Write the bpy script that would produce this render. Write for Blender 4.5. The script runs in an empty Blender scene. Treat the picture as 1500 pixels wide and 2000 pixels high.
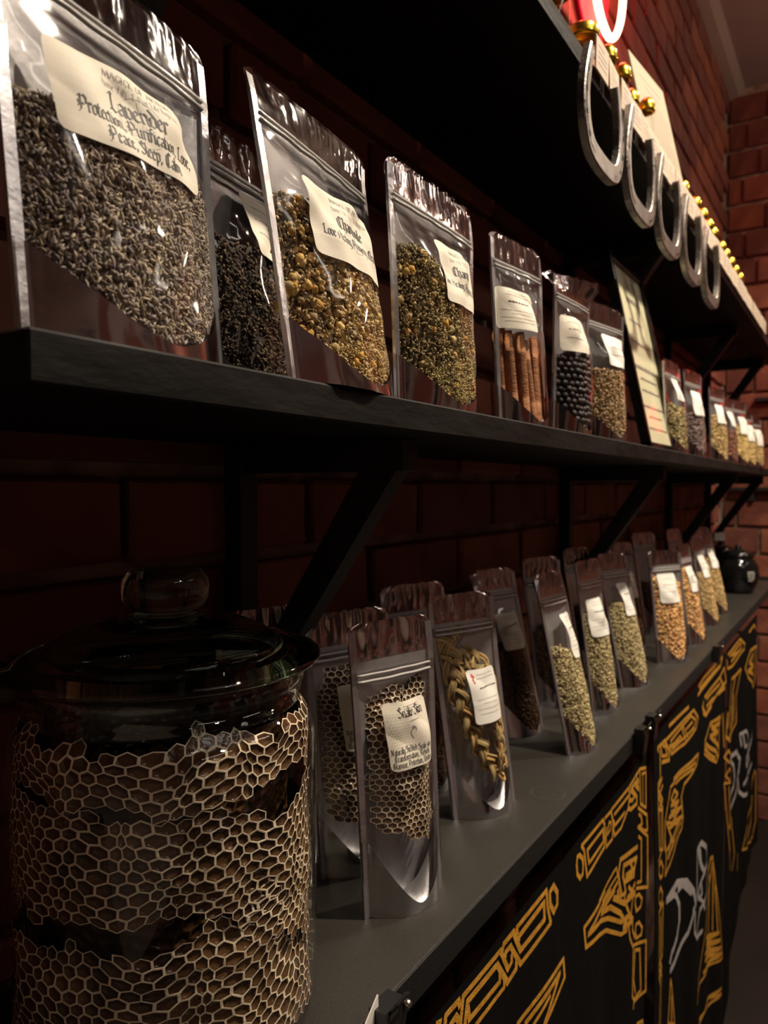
import bpy, bmesh, math, random
import numpy as np
from mathutils import Vector, Matrix, noise
R_ = math.radians
C = bpy.context.scene.collection
rnd = random.Random(7)
rng = np.random.default_rng(7)
# ---------------------------------------------------------------- camera (eye at the origin; +Y runs along the shelves, -X is the brick wall)
TH, PI_ = math.atan2(935, 1444), math.atan2(48, 1444)
F = Vector((-math.sin(TH)*math.cos(PI_), math.cos(TH)*math.cos(PI_), -math.sin(PI_)))
RT = Vector((math.cos(TH), math.sin(TH), 0)); UP = RT.cross(F)
cd = bpy.data.cameras.new('camera'); cam = bpy.data.objects.new('camera', cd); C.objects.link(cam)
m = Matrix((RT, UP, -F)).transposed().to_4x4(); cam.matrix_world = m
cd.sensor_fit = 'HORIZONTAL'; cd.sensor_width = 36; cd.lens = 1444/1500*36; cd.clip_start = .01; cd.clip_end = 50
cd.dof.use_dof = True; cd.dof.focus_distance = .43; cd.dof.aperture_fstop = 15.8
bpy.context.scene.camera = cam
# ---------------------------------------------------------------- world, lamps, exposure
w = bpy.data.worlds.new('world'); bpy.context.scene.world = w; w.use_nodes = True
w.node_tree.nodes['Background'].inputs[0].default_value = (1, .86, .72, 1)
w.node_tree.nodes['Background'].inputs[1].default_value = .004
sc = bpy.context.scene
sc.view_settings.view_transform = 'Standard'; sc.view_settings.look = 'None'; sc.view_settings.exposure = 0; sc.view_settings.gamma = 1
sc.view_settings.use_curve_mapping = False
sc.cycles.use_denoising = True; sc.cycles.transparent_max_bounces = 24; sc.cycles.max_bounces = 8; sc.cycles.caustics_refractive = False; sc.cycles.caustics_reflective = True
sc.cycles.sample_clamp_indirect = 4
LAMPS = [((.35, .92, 1.47), 150), ((.33, 1.85, 1.47), 85), ((.33, 2.7, 1.47), 50)]
def lamp_light(p, e, col=(1, .85, .67)):
    l = bpy.data.lights.new('ceiling_spot', 'SPOT'); l.energy = e; l.color = col; l.shadow_soft_size = .03; l.spot_size = R_(120); l.spot_blend = .6
    o = bpy.data.objects.new('ceiling_spot', l); o.location = p; C.objects.link(o)
for p, e in LAMPS: lamp_light(p, e)
for p, e in (((.95, .35, 1.50), 1.6), ((1.7, .3, 1.50), 1.6), ((1.5, 2.0, 1.50), 2.5)):       # unseen narrow strips, added for highlights in foil, film and glass
    l = bpy.data.lights.new('reflection_strip', 'AREA'); l.energy = e; l.color = (1, .88, .76); l.shape = 'RECTANGLE'; l.size = .09; l.size_y = 1.0
    o = bpy.data.objects.new('reflection_strip', l); o.location = p; C.objects.link(o)
l = bpy.data.lights.new('far_fill_light', 'POINT'); l.energy = 10; l.color = (1, .82, .64); l.shadow_soft_size = .07  # added fill out of view, lifts the far wall and ceiling
o = bpy.data.objects.new('far_fill_light', l); o.location = (.55, 2.62, 1.22); C.objects.link(o)
l = bpy.data.lights.new('opposite_wall_fill', 'SPOT'); l.energy = 13; l.color = (1, .90, .82); l.spot_size = R_(110); l.spot_blend = .8; l.shadow_soft_size = .06    # added fill on the opposite wall, so foil and lid mirror something brighter
o = bpy.data.objects.new('opposite_wall_fill', l); o.location = (1.35, .5, 1.40); o.rotation_euler = (0, R_(62), 0); C.objects.link(o)
# ---------------------------------------------------------------- helpers
def link(name, me, mats=(), parent=None, loc=None, smooth=False):
    o = bpy.data.objects.new(name, me); C.objects.link(o)
    if not isinstance(mats, (list, tuple)): mats = [mats]
    for k in mats:
        me.materials.append(k)
    if parent: o.parent = parent
    if loc: o.location = loc
    if smooth: me.shade_smooth()
    return o
def mk(name, vs, fs, mats=(), parent=None, loc=None, smooth=False, mi=None, col=None):
    me = bpy.data.meshes.new(name); me.from_pydata([tuple(v) for v in vs], [], [tuple(f) for f in fs]); me.update()
    o = link(name, me, mats, parent, loc, smooth)
    if mi is not None: me.polygons.foreach_set('material_index', np.asarray(mi, dtype=np.int32))
    if col is not None:
        a = me.color_attributes.new('Col', 'FLOAT_COLOR', 'POINT'); cc = np.ones((len(vs), 4), np.float32); cc[:, :3] = col
        a.data.foreach_set('color', cc.ravel())
    return o
def tag(o, label=None, cat=None, group=None, kind=None):
    if label: o['label'] = label
    if cat: o['category'] = cat
    if group: o['group'] = group
    if kind: o['kind'] = kind
    return o
def empty(name, loc, rz=0):
    o = bpy.data.objects.new(name, None); C.objects.link(o); o.location = loc; o.rotation_euler = (0, 0, rz); o.empty_display_size = .02
    return o
class MB:
    def __init__(s): s.v = []; s.f = []; s.m = []
    def add(s, vs, fs, m=0):
        b = len(s.v); s.v += [tuple(v) for v in vs]; s.f += [tuple(b+i for i in f) for f in fs]; s.m += [m]*len(fs); return s
    def box(s, x0, x1, y0, y1, z0, z1, m=0, bev=0):
        if bev <= 0:
            vs = [(x, y, z) for x in (x0, x1) for y in (y0, y1) for z in (z0, z1)]
            return s.add(vs, [(0,1,3,2),(4,6,7,5),(0,4,5,1),(2,3,7,6),(0,2,6,4),(1,5,7,3)], m)
        bm = bmesh.new(); bmesh.ops.create_cube(bm, size=1)
        for v in bm.verts: v.co = Vector(((x0+x1)/2+v.co.x*(x1-x0), (y0+y1)/2+v.co.y*(y1-y0), (z0+z1)/2+v.co.z*(z1-z0)))
        bmesh.ops.bevel(bm, geom=bm.edges[:], offset=bev, segments=1, affect='EDGES')
        bm.verts.index_update(); s.add([v.co for v in bm.verts], [[v.index for v in f.verts] for f in bm.faces], m); bm.free(); return s
    def prism(s, pts, axis, a, b, m=0):   # pts: 2D outline in the other two axes, extruded a..b along axis
        n = len(pts)
        def P(p, q):
            return {'x': (q, p[0], p[1]), 'y': (p[0], q, p[1]), 'z': (p[0], p[1], q)}[axis]
        vs = [P(p, a) for p in pts]+[P(p, b) for p in pts]
        return s.add(vs, [tuple(range(n)), tuple(range(2*n-1, n-1, -1))]+[(i, (i+1) % n, n+(i+1) % n, n+i) for i in range(n)], m)
    def tube(s, pts, r, k=8, m=0, cap=True, closed=False):
        pts = [Vector(p) for p in pts]; n = len(pts); rs = r if isinstance(r, (list, tuple)) else [r]*n
        vs = []; fs = []; ref = None
        for i, p in enumerate(pts):
            t = ((pts[(i+1) % n]-pts[i-1]) if closed else (pts[min(i+1, n-1)]-pts[max(i-1, 0)])).normalized()
            if ref is None: ref = t.orthogonal().normalized()
            ref = (ref-t*ref.dot(t)); ref = ref.normalized() if ref.length > 1e-6 else t.orthogonal().normalized()
            b = t.cross(ref)
            for j in range(k):
                a = 2*math.pi*j/k; vs.append(p+(ref*math.cos(a)+b*math.sin(a))*rs[i])
        for i in range(n if closed else n-1):
            for j in range(k):
                i2 = (i+1) % n; fs.append((i*k+j, i*k+(j+1) % k, i2*k+(j+1) % k, i2*k+j))
        if cap and not closed: fs += [tuple(range(k-1, -1, -1)), tuple(range((n-1)*k, n*k))]
        return s.add(vs, fs, m)
    def lathe(s, prof, k=48, m=0, closed=False, c=(0, 0, 0)):
        n = len(prof); vs = []
        for r, z in prof:
            for j in range(k): a = 2*math.pi*j/k; vs.append((c[0]+r*math.cos(a), c[1]+r*math.sin(a), c[2]+z))
        fs = []
        for i in range(n if closed else n-1):
            i2 = (i+1) % n
            for j in range(k): fs.append((i*k+j, i*k+(j+1) % k, i2*k+(j+1) % k, i2*k+j))
        return s.add(vs, fs, m)
    def build(s, name, mats=(), parent=None, loc=None, smooth=False):
        return mk(name, s.v, s.f, mats, parent, loc, smooth, s.m)
# ---------------------------------------------------------------- materials
def newmat(name):
    mt = bpy.data.materials.new(name); mt.use_nodes = True; nt = mt.node_tree; nt.nodes.clear()
    out = nt.nodes.new('ShaderNodeOutputMaterial'); return mt, nt, out
def setp(b, **k):
    for n, v in k.items():
        i = b.inputs[n.replace('_', ' ')]
        i.default_value = (*v, 1) if isinstance(v, tuple) and len(v) == 3 else v
def pmat(name, c1, c2=None, scale=20, rough=.6, bump=0, bscale=None, metal=0, spec=.5, attr=False, detail=4, emis=None, estr=0, coat=0, stretch=None, rough2=None, thr=(.35, .65)):
    mt, nt, out = newmat(name); N = nt.nodes.new; L = nt.links.new
    b = N('ShaderNodeBsdfPrincipled'); L(b.outputs[0], out.inputs[0])
    setp(b, Roughness=rough, Metallic=metal); b.inputs['Specular IOR Level'].default_value = spec; b.inputs['Coat Weight'].default_value = coat
    tc = N('ShaderNodeTexCoord'); mp = N('ShaderNodeMapping'); L(tc.outputs['Object'], mp.inputs[0])
    if stretch: mp.inputs['Scale'].default_value = stretch
    nz = N('ShaderNodeTexNoise'); nz.inputs['Scale'].default_value = scale; nz.inputs['Detail'].default_value = detail; L(mp.outputs[0], nz.inputs[0])
    if attr:
        at = N('ShaderNodeVertexColor'); at.layer_name = 'Col'; L(at.outputs[0], b.inputs['Base Color'])
    elif c2:
        rp = N('ShaderNodeValToRGB'); L(nz.outputs[0], rp.inputs[0]); rp.color_ramp.elements[0].color = (*c1, 1); rp.color_ramp.elements[1].color = (*c2, 1)
        rp.color_ramp.elements[0].position, rp.color_ramp.elements[1].position = thr; L(rp.outputs[0], b.inputs['Base Color'])
    else: setp(b, Base_Color=c1)
    if rough2 is not None:
        mr = N('ShaderNodeMapRange'); L(nz.outputs[0], mr.inputs[0]); mr.inputs[1].default_value = .3; mr.inputs[2].default_value = .7
        mr.inputs[3].default_value = rough; mr.inputs[4].default_value = rough2; L(mr.outputs[0], b.inputs['Roughness'])
    if bump:
        n2 = N('ShaderNodeTexNoise'); n2.inputs['Scale'].default_value = bscale or scale*3; n2.inputs['Detail'].default_value = 5; L(mp.outputs[0], n2.inputs[0])
        bp = N('ShaderNodeBump'); bp.inputs['Strength'].default_value = bump; bp.inputs['Distance'].default_value = .002; L(n2.outputs[0], bp.inputs['Height']); L(bp.outputs[0], b.inputs['Normal'])
    if emis: setp(b, Emission_Color=emis); b.inputs['Emission Strength'].default_value = estr
    return mt
def film_mat(name, tint=(.97, .97, .97), rough=.06, ior=1.5, gain=1.3, bump=.15, bs=60, base=.015, gcol=(1, 1, 1)):
    mt, nt, out = newmat(name); N = nt.nodes.new; L = nt.links.new
    t = N('ShaderNodeBsdfTransparent'); t.inputs[0].default_value = (*tint, 1)
    g = N('ShaderNodeBsdfGlossy'); g.inputs['Roughness'].default_value = rough; g.inputs[0].default_value = (*gcol, 1)
    fr = N('ShaderNodeLayerWeight'); fr.inputs[0].default_value = .5
    pw = N('ShaderNodeMath'); pw.operation = 'POWER'; pw.inputs[1].default_value = 4.5; L(fr.outputs['Facing'], pw.inputs[0])
    ma = N('ShaderNodeMath'); ma.operation = 'MULTIPLY_ADD'; ma.inputs[1].default_value = gain*.62; ma.inputs[2].default_value = base+.035; ma.use_clamp = True
    mx = N('ShaderNodeMixShader'); L(pw.outputs[0], ma.inputs[0]); L(ma.outputs[0], mx.inputs[0]); L(t.outputs[0], mx.inputs[1]); L(g.outputs[0], mx.inputs[2]); L(mx.outputs[0], out.inputs[0])
    if bump:
        tc = N('ShaderNodeTexCoord'); nz = N('ShaderNodeTexNoise'); nz.inputs['Scale'].default_value = bs; nz.inputs['Detail'].default_value = 2; L(tc.outputs['Object'], nz.inputs[0])
        bp = N('ShaderNodeBump'); bp.inputs['Strength'].default_value = bump; bp.inputs['Distance'].default_value = .003; L(nz.outputs[0], bp.inputs['Height']); L(bp.outputs[0], g.inputs['Normal']); L(bp.outputs[0], fr.inputs['Normal'])
    return mt
def glass_mat(name, col, rough=0):
    mt, nt, out = newmat(name); g = nt.nodes.new('ShaderNodeBsdfGlass'); g.inputs['Color'].default_value = (*col, 1); g.inputs['Roughness'].default_value = rough; g.inputs['IOR'].default_value = 1.48
    nt.links.new(g.outputs[0], out.inputs[0]); return mt
def emat(name, col, s):
    mt, nt, out = newmat(name); e = nt.nodes.new('ShaderNodeEmission'); e.inputs[0].default_value = (*col, 1); e.inputs[1].default_value = s; nt.links.new(e.outputs[0], out.inputs[0]); return mt
M = dict(
 shelf=pmat('black_painted_wood', (.006, .0055, .005), (.012, .010, .009), 30, .5, .4, 120, rough2=.65, stretch=(1, .3, 1), spec=.12),
 lowshelf=pmat('charcoal_laminate', (.024, .022, .018), (.032, .029, .024), 9, .42, .25, 900, rough2=.34),
 bracket=pmat('black_iron', (.006, .006, .006), None, 30, .6, .2, 200),
 brick=pmat('painted_red_brick', (.15, .036, .020), (.25, .07, .038), 14, .75, .9, 70),
 brick2=pmat('dark_red_brick', (.11, .028, .017), (.17, .05, .03), 11, .78, .9, 60),
 brick3=pmat('orange_red_brick', (.20, .05, .024), (.27, .085, .04), 12, .75, .9, 60),
 mortar=pmat('old_mortar', (.16, .10, .075), (.34, .24, .18), 25, .9, 1, 90),
 ceil=pmat('grey_ceiling_paint', (.26, .20, .18), (.30, .235, .205), 4, .8, .1, 60),
 mould=pmat('cream_moulding', (.30, .23, .19), None, 4, .6),
 floor=pmat('dark_floor_boards', (.006, .004, .003), (.011, .007, .005), 6, .5, .2, 40),
 room=pmat('dim_plaster', (.40, .36, .33), (.50, .45, .41), 3, .8),
 foil=pmat('metallised_foil', (.62, .61, .64), None, 40, .24, .6, 55, metal=.92, rough2=.38),
 lipfoil=pmat('smooth_metallised_foil', (.66, .65, .68), None, 40, .13, .25, 28, metal=1),
 foil_back=pmat('metallised_foil_inside', (.50, .49, .50), None, 40, .38, .5, 45, metal=.7),
 flapfoil=pmat('wrinkled_flap_foil', (.62, .50, .50), None, 40, .18, .3, 70, metal=1),
 film=film_mat('clear_plastic_film', rough=.07, bump=.10, bs=30),
 zipband=film_mat('milky_zip_band', (.72, .71, .70), .25, 1.5, 1.0, .2, 90, base=.16),
 flapclear=film_mat('clear_flap_film', (.86, .86, .88), .10, 1.5, 1.2, .4, 60, base=.07),
 zip=pmat('milky_zip_plastic', (.42, .40, .38), None, 20, .3),
 jarglass=film_mat('clear_jar_glass', (.985, .985, .975), .02, 1.5, 1.0, 0, base=.0),
 lid=glass_mat('greenish_lid_glass', (.88, .95, .90)),
 lidfilm=film_mat('lid_glass_sheen', (.84, .89, .85), .02, 1.5, 1.5, 0, base=.03),
 label=pmat('linen_label_paper', (.80, .74, .62), (.76, .70, .57), 60, .65, .15, 900, stretch=(1, 1, 8)),
 wlabel=pmat('white_label_paper', (.82, .79, .72), None, 60, .5),
 ink=pmat('black_ink', (.02, .017, .02), None, 20, .6),
 greyink=pmat('grey_ink', (.30, .26, .24), None, 20, .6),
 paleink=pmat('pale_grey_ink', (.66, .61, .51), None, 20, .6),
 redink=pmat('red_ink', (.6, .03, .03), None, 20, .6),
 content=pmat('dried_plant_matter', (1, 1, 1), None, 20, .75, attr=True, spec=.25),
 berry=pmat('dried_dark_berry', (.012, .008, .009), (.028, .016, .016), 300, .45, .6, 600),
 cinnamon=pmat('cinnamon_bark', (.22, .075, .02), (.40, .16, .055), 90, .8, .7, 300, stretch=(1, 1, .2)),
 net=pmat('pale_scale_edges', (.84, .70, .48), (.95, .85, .64), 60, .3, .3, 300),
 memb=pmat('brown_scale_membrane', (.032, .015, .007), (.12, .062, .026), 45, .18, .4, 260),
 steel=pmat('brushed_horseshoe_steel', (.22, .20, .18), (.36, .33, .30), 60, .42, .4, 220, metal=1),
 hole=pmat('dark_hole', (.01, .01, .01), None, 10, .8),
 gold=pmat('gold_lid', (.86, .60, .06), None, 20, .22, metal=1),
 tagcard=pmat('cream_tag_card', (.62, .50, .38), (.56, .44, .33), 30, .7),
 signcard=pmat('cream_sign_card', (.33, .27, .18), None, 30, .7),
 cloth=pmat('black_cotton_cloth', (.0055, .005, .0045), (.008, .0075, .0065), 60, 1, .4, 1400, spec=.05),
 goldprint=pmat('gold_cloth_print', (.55, .25, .025), (.80, .40, .05), 120, .5, .4, 900, spec=.4),
 silverprint=pmat('silver_cloth_print', (.42, .39, .37), (.52, .49, .47), 90, .5),
 clip=pmat('black_plastic_clip', (.012, .012, .012), None, 10, .3),
 pin=pmat('steel_pin_head', (.8, .72, .6), None, 10, .25, metal=1),
 blackgloss=pmat('black_glazed_ceramic', (.006, .006, .006), None, 10, .08),
 acrylic=film_mat('clear_acrylic', (.97, .97, .96), .03, 1.49, .5, 0, base=-.01),
 paper=pmat('cream_menu_paper', (.74, .70, .48), (.80, .76, .54), 8, .6),
 ring=pmat('dried_ring_mark', (.055, .053, .047), None, 20, .35),
 neoncore=emat('neon_core', (1, .40, .26), 9),
 neonglow=emat('neon_outer_glow', (1, .01, .05), 1.6),
 redacrylic=pmat('red_backing', (.55, .01, .03), None, 10, .3, emis=(1, .01, .04), estr=.55),  # own emission stands in for the tube's glow on the acrylic
 lampwhite=pmat('lamp_housing', (.05, .05, .05), None, 10, .5),
 lampglow=emat('lamp_lens', (1, .84, .64), 25),
 string=pmat('dark_string', (.03, .02, .015), None, 10, .9),
 rack=pmat('black_rail', (.006, .005, .005), None, 10, .6),
)
# ---------------------------------------------------------------- the room
WX, FY, CZ, FZ = -.46, 3.2, 1.545, -1.30
def slab(name, x0, x1, y0, y1, z0, z1, m): return tag(MB().box(x0, x1, y0, y1, z0, z1).build(name, m), kind='structure')
wall_left = slab('wall_left', WX-.12, WX-.012, -1.2, FY+.1, FZ, CZ, M['mortar'])
wall_far = slab('wall_far', WX-.12, 2.6, FY+.012, FY+.12, FZ, CZ, M['mortar'])
slab('wall_right', 2.6, 2.7, -1.2, FY+.1, FZ, CZ, M['room'])
slab('reflection_pillar_1', 2.52, 2.6, .2, .9, FZ, CZ, M['brick']); slab('reflection_pillar_2', 2.52, 2.6, 2.0, 2.5, FZ, CZ, M['brick3']); slab('reflection_opening_1', 2.56, 2.6, -.75, -.05, FZ, .75, M['hole']); slab('reflection_opening_2', 2.56, 2.6, 1.15, 1.75, FZ, .75, M['hole'])  # unseen pillars and dark openings, added to vary the foil reflections
slab('wall_near', WX-.12, 2.7, -1.3, -1.2, FZ, CZ, M['room'])
slab('floor', WX-.12, 2.7, -1.3, FY+.12, FZ-.1, FZ, M['floor'])
ceiling = slab('ceiling', WX-.12, 2.7, -1.3, FY+.12, CZ, CZ+.1, M['ceil'])
t = MB()
t.prism([(WX-.012, CZ), (WX+.05, CZ), (WX+.05, CZ-.012), (WX+.03, CZ-.03), (WX-.012, CZ-.042)], 'y', -1.2, FY+.012); tag(t.build('trim_1', M['mould']), kind='structure')
for k in range(1, 6):      # shallow board joints of the ceiling, running along the room
    MB().box(WX+.05+.28*k, WX+.054+.28*k, -1.2, FY, CZ-.003, CZ+.001).build('ceiling_joint', M['hole'], ceiling)
# bricks: left wall courses .0745 high, far wall courses .10 high
def brick_meshes(L, H, D, n, seed):
    out = []
    rr = random.Random(seed)
    for k in range(n):
        b = MB().box(-D/2, D/2, -L/2, L/2, -H/2, H/2, bev=.0035)
        me = bpy.data.meshes.new('brick'); vs = [(x+rr.uniform(-.0016, .0016), y+rr.uniform(-.0018, .0018), z+rr.uniform(-.0016, .0016)) for x, y, z in b.v]
        me.from_pydata(vs, [], b.f); me.update(); me.materials.append([M['brick'], M['brick2'], M['brick3']][k % 3]); out.append(me)
    return out
def lay(wall, meshes, cells, rot):
    cells.sort(key=lambda c: c[0]); rest = MB()
    for n, (d, x, y, z, s) in enumerate(cells):
        me = meshes[rnd.randrange(len(meshes))]
        if n < 296:
            o = bpy.data.objects.new('brick', me); C.objects.link(o); o.parent = wall; o.location = (x, y, z); o.rotation_euler = (0, 0, rot); o.scale = (1, s, 1)
        else:
            for_v = [(x-v.co.y*s*math.sin(rot)+v.co.x*math.cos(rot), y+v.co.y*s*math.cos(rot)+v.co.x*math.sin(rot), z+v.co.z) for v in me.vertices]
            rest.add(for_v, [tuple(p.vertices) for p in me.polygons])
    if rest.v: tag(rest.build('more_bricks', M['brick'], wall), kind='stuff')
PL, BL_ = .0745, .215
cells = []
zrow = .013
for r in range(-14, 21):
    z = zrow+PL*(r+.5)
    if z > CZ-.04 or z < -.75: continue
    for k in range(-1, 16):
        y = .14+k*BL_+(BL_/2 if r % 2 else 0)
        if y > FY-.10 or (z > .44 and z < .5 and 0): continue
        vis = 0 if (.1 < y < 1.7 and -.32 < z < .45) or (z > .5 and y > .6) else 1
        cells.append((vis*10+abs(y-1.2), WX-.009, y, z, 1))
lay(wall_left, brick_meshes(BL_-.011, PL-.011, .026, 9, 3), cells, 0)
cells = []
first = {0: .10, 1: .055, 2: .125, 3: .045}
for r in range(-13, 15):
    z = 1.425-.1045*(14-r)+.04
    if z > CZ-.03: continue
    x = WX+first[r % 4]-.2
    for k in range(9):
        x0 = max(x+.005, WX); x1 = x+.2-.006
        if x1-x0 > .02: cells.append((abs(x)+abs(z)*.3, (x0+x1)/2, FY+.009, z, (x1-x0)/.19))
        x += .2
lay(wall_far, brick_meshes(.19, .1045-.012, .026, 9, 5), cells, R_(90))
# thin black shelves on the far wall
for z, x0, s in ((.337, -.357, 'topmost'), (-.006, -.44, 'middle'), (-.351, -.338, 'lowest')):
    o = empty('wall_ledge', (x0+.5, FY-.004, z)); tag(o, 'thin black ledge on the far brick wall, %s of the three' % s, 'shelf', 'thin black ledges on the far wall')
    MB().box(-.5, .55, -.03, 0, -.007, .007, bev=.001).build('board', M['rack'], o)
    for xx in (-.42, .3): MB().box(xx-.008, xx+.008, -.025, 0, -.045, -.007).build('support', M['rack'], o)
# ---------------------------------------------------------------- shelves and brackets
XF = -.24
def shelf(name, label, y0, y1, z0, z1, m):
    return tag(MB().box(WX+.004, XF, y0, y1, z0, z1, bev=.0012).build(name, m), label, 'shelf')
shelf('wall_shelf', 'black painted board shelf holding the herb pouches above the glass jar', .147, 2.80, .0357, .0553, M['shelf'])
shelf('wall_shelf', 'topmost black board shelf with horseshoes hung along its edge', -.55, 2.80, .414, .4345, M['shelf'])
ls_ = MB().box(WX+.004, XF-.0015, -.35, 2.80, -.338, -.3150, bev=.0008).build('wall_shelf', M['lowshelf'])
MB().box(XF-.0016, XF, -.35, 2.80, -.338, -.3152, bev=.0005).build('unlit_front', M['bracket'], ls_)  # same board; black strip puts the shade of its unlit front into colour
tag(ls_, 'lowest charcoal shelf carrying the glass jar and the narrow pouches', 'shelf')
def bracket(y, zt, label):
    o = empty('shelf_bracket', (WX, y, zt)); tag(o, label, 'bracket', 'black triangular shelf brackets')
    w2 = .0105
    MB().box(0.003, .023, -w2, w2, -.24, 0, bev=.001).build('wall_bar', M['bracket'], o)
    MB().box(.023, .182, -w2, w2, -.024, 0, bev=.001).build('shelf_bar', M['bracket'], o)
    MB().prism([(.023, -.205), (.023, -.240), (.175, -.024), (.142, -.024)], 'y', -w2*.9, w2*.9).build('diagonal_brace', M['bracket'], o)
for y, d in ((.465, 'nearest the glass jar'), (1.292, 'second from the glass jar'), (2.134, 'third from the glass jar'), (2.74, 'beside the far end of the shelf')):
    bracket(y, .0357, 'black iron bracket under the middle shelf, '+d)
for y, d in ((.30, 'above the lavender pouch'), (1.3, 'behind the leaning menu'), (2.1, 'above the far pouches'), (2.70, 'near the far brick wall')):
    bracket(y, .414, 'black iron bracket under the top shelf, '+d)
# ring mark on the lower shelf (a stain: thin flat ring)
t = MB(); n = 40; vs = []; fs = []
for k in range(n):
    a = 2*math.pi*k/n
    for r in (.0165, .0178): vs.append((-.2665+r*math.cos(a), .722+r*math.sin(a), -.3147))
for k in range(n): fs.append((2*k, 2*k+1, (2*k+3) % (2*n), (2*k+2) % (2*n)))
tag(mk('ring_mark', vs, fs, M['ring']), 'faint dried ring mark on the lowest shelf beside the braid pouch', 'stain')
# ---------------------------------------------------------------- broad-nib lettering, drawn as strokes
def P_(s): return [tuple(float(a) for a in p.split(',')) for p in s.split()]
GL = {}
def G(ch, w, *st): GL[ch] = (w, [P_(s) for s in st])
G('i', .28, '-.06,.85 .03,.97 .03,.12 .14,.0', '.03,1.22 .07,1.3'); G('l', .28, '-.04,1.45 .03,1.55 .03,.12 .14,.0')
G('n', .62, '-.06,.85 .03,.97 .03,.1 .1,.02', '.03,.8 .25,1 .4,.85 .4,.12 .52,.0'); G('m', .98, '-.06,.85 .03,.97 .03,.1 .1,.02', '.03,.8 .25,1 .38,.85 .38,.12', '.38,.8 .6,1 .75,.85 .75,.12 .87,0')
G('u', .62, '-.06,.88 .03,.97 .03,.15 .17,.0 .4,.2', '.4,1 .4,.12 .52,0'); G('o', .55, '0,.8 0,.15 .2,0 .4,.2 .4,.85 .2,1 0,.8')
G('a', .58, '.03,.85 .2,1 .4,.85 .4,.12 .52,0', '.4,.58 .1,.48 0,.25 .15,0 .4,.2'); G('e', .5, '.38,.14 .18,0 0,.15 0,.8 .2,1 .38,.75 0,.45')
G('v', .55, '-.05,.9 .02,1 .02,.2 .2,0 .4,.2 .4,.8 .25,1'); G('d', .55, '-.02,1.5 .4,.85 .4,.2 .2,0 0,.15 0,.8 .25,1 .4,.85')
G('r', .45, '-.06,.85 .03,.97 .03,.1 .12,0', '.03,.8 .2,1 .36,.86'); G('t', .38, '.03,1.3 .03,.12 .16,0 .28,.1', '-.1,.97 .26,.97')
G('c', .46, '.36,.86 .2,1 0,.8 0,.15 .18,0 .37,.14'); G('h', .6, '-.04,1.45 .03,1.55 .03,.1 .1,.02', '.03,.8 .25,1 .4,.85 .4,.2 .26,-.25')
G('f', .4, '.32,1.48 .14,1.58 .03,1.35 .03,0', '-.1,.97 .26,.97'); G('p', .56, '-.06,.88 .03,1 .03,-.5', '.03,.85 .22,1 .4,.85 .4,.2 .2,0 .03,.14')
G('g', .56, '.4,.85 .2,1 0,.8 0,.15 .2,0 .4,.2', '.4,1 .4,-.25 .2,-.48 -.02,-.35'); G('y', .56, '-.05,.9 .02,1 .02,.2 .2,0 .4,.2', '.4,1 .4,-.1 .2,-.45 .0,-.4')
G('s', .46, '.36,.88 .18,1 0,.76 .36,.36 .36,.15 .15,0 -.02,.14'); G('k', .5, '-.04,1.45 .03,1.55 .03,.1 .1,0', '.03,.55 .26,1 .34,.78 .05,.5', '.12,.5 .4,0')
G('b', .55, '-.04,1.45 .03,1.55 .03,.14', '.03,.85 .22,1 .4,.85 .4,.2 .2,0 .03,.14'); G('w', .9, '-.05,.9 .02,1 .02,.2 .18,0 .38,.2 .38,1', '.38,.2 .56,0 .75,.2 .75,.8 .6,1')
G(',', .3, '.02,.15 .08,.05 .0,-.2'); G('.', .28, '.02,.1 .08,.02'); G(' ', .38); G('&', .5, '.1,1 .3,.9 .05,.6 .35,.4 .3,.1 .05,.05')
G('L', .85, '-.1,1.25 .2,1.55 .2,.2 -.08,.05', '-.08,.05 .25,.2 .5,0 .75,.25', '.2,1.3 .4,1.5'); G('P', .85, '-.1,1.3 .15,1.55 .15,.1 -.05,-.2', '.15,1.3 .45,1.58 .68,1.3 .68,.8 .42,.6 .15,.75', '-.1,.9 .02,.6 -.1,.3')
G('S', .75, '.6,1.3 .35,1.58 .05,1.25 .6,.6 .55,.2 .25,0 -.05,.2', '.22,1.3 .34,1.1'); G('C', .8, '.65,1.35 .35,1.58 .02,1.2 .02,.3 .32,0 .68,.2', '.3,1.45 .3,.15')
G('H', .85, '-.1,1.4 .12,1.55 .12,.1 .25,0', '.12,1 .45,1.2 .62,.9 .62,.1 .45,-.3', '-.1,.85 .3,.95'); G('N', .9, '-.1,1.3 .1,1.55 .1,0', '.1,1.4 .6,.1 .65,1.5', '-.1,.0 .2,.0')
G('T', .8, '-.1,1.35 .2,1.55 .7,1.45', '.3,1.5 .05,1.1 .05,.3 .32,0 .62,.2', '.33,1.4 .33,.2'); G('G', .85, '.65,1.35 .35,1.58 .02,1.2 .02,.3 .32,0 .62,.15 .62,.8 .4,.8', '.3,1.45 .3,.3')
G('R', .85, '-.05,1.4 .12,1.55 .12,0', '.12,1.35 .45,1.58 .62,1.25 .5,.85 .12,.8 .4,.75 .75,0'); G('W', 1.1, '-.05,1.4 .05,1.55 .05,.2 .25,0 .45,.2 .45,1.5', '.45,.2 .65,0 .88,.2 .88,1.3 .7,1.5')
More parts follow.
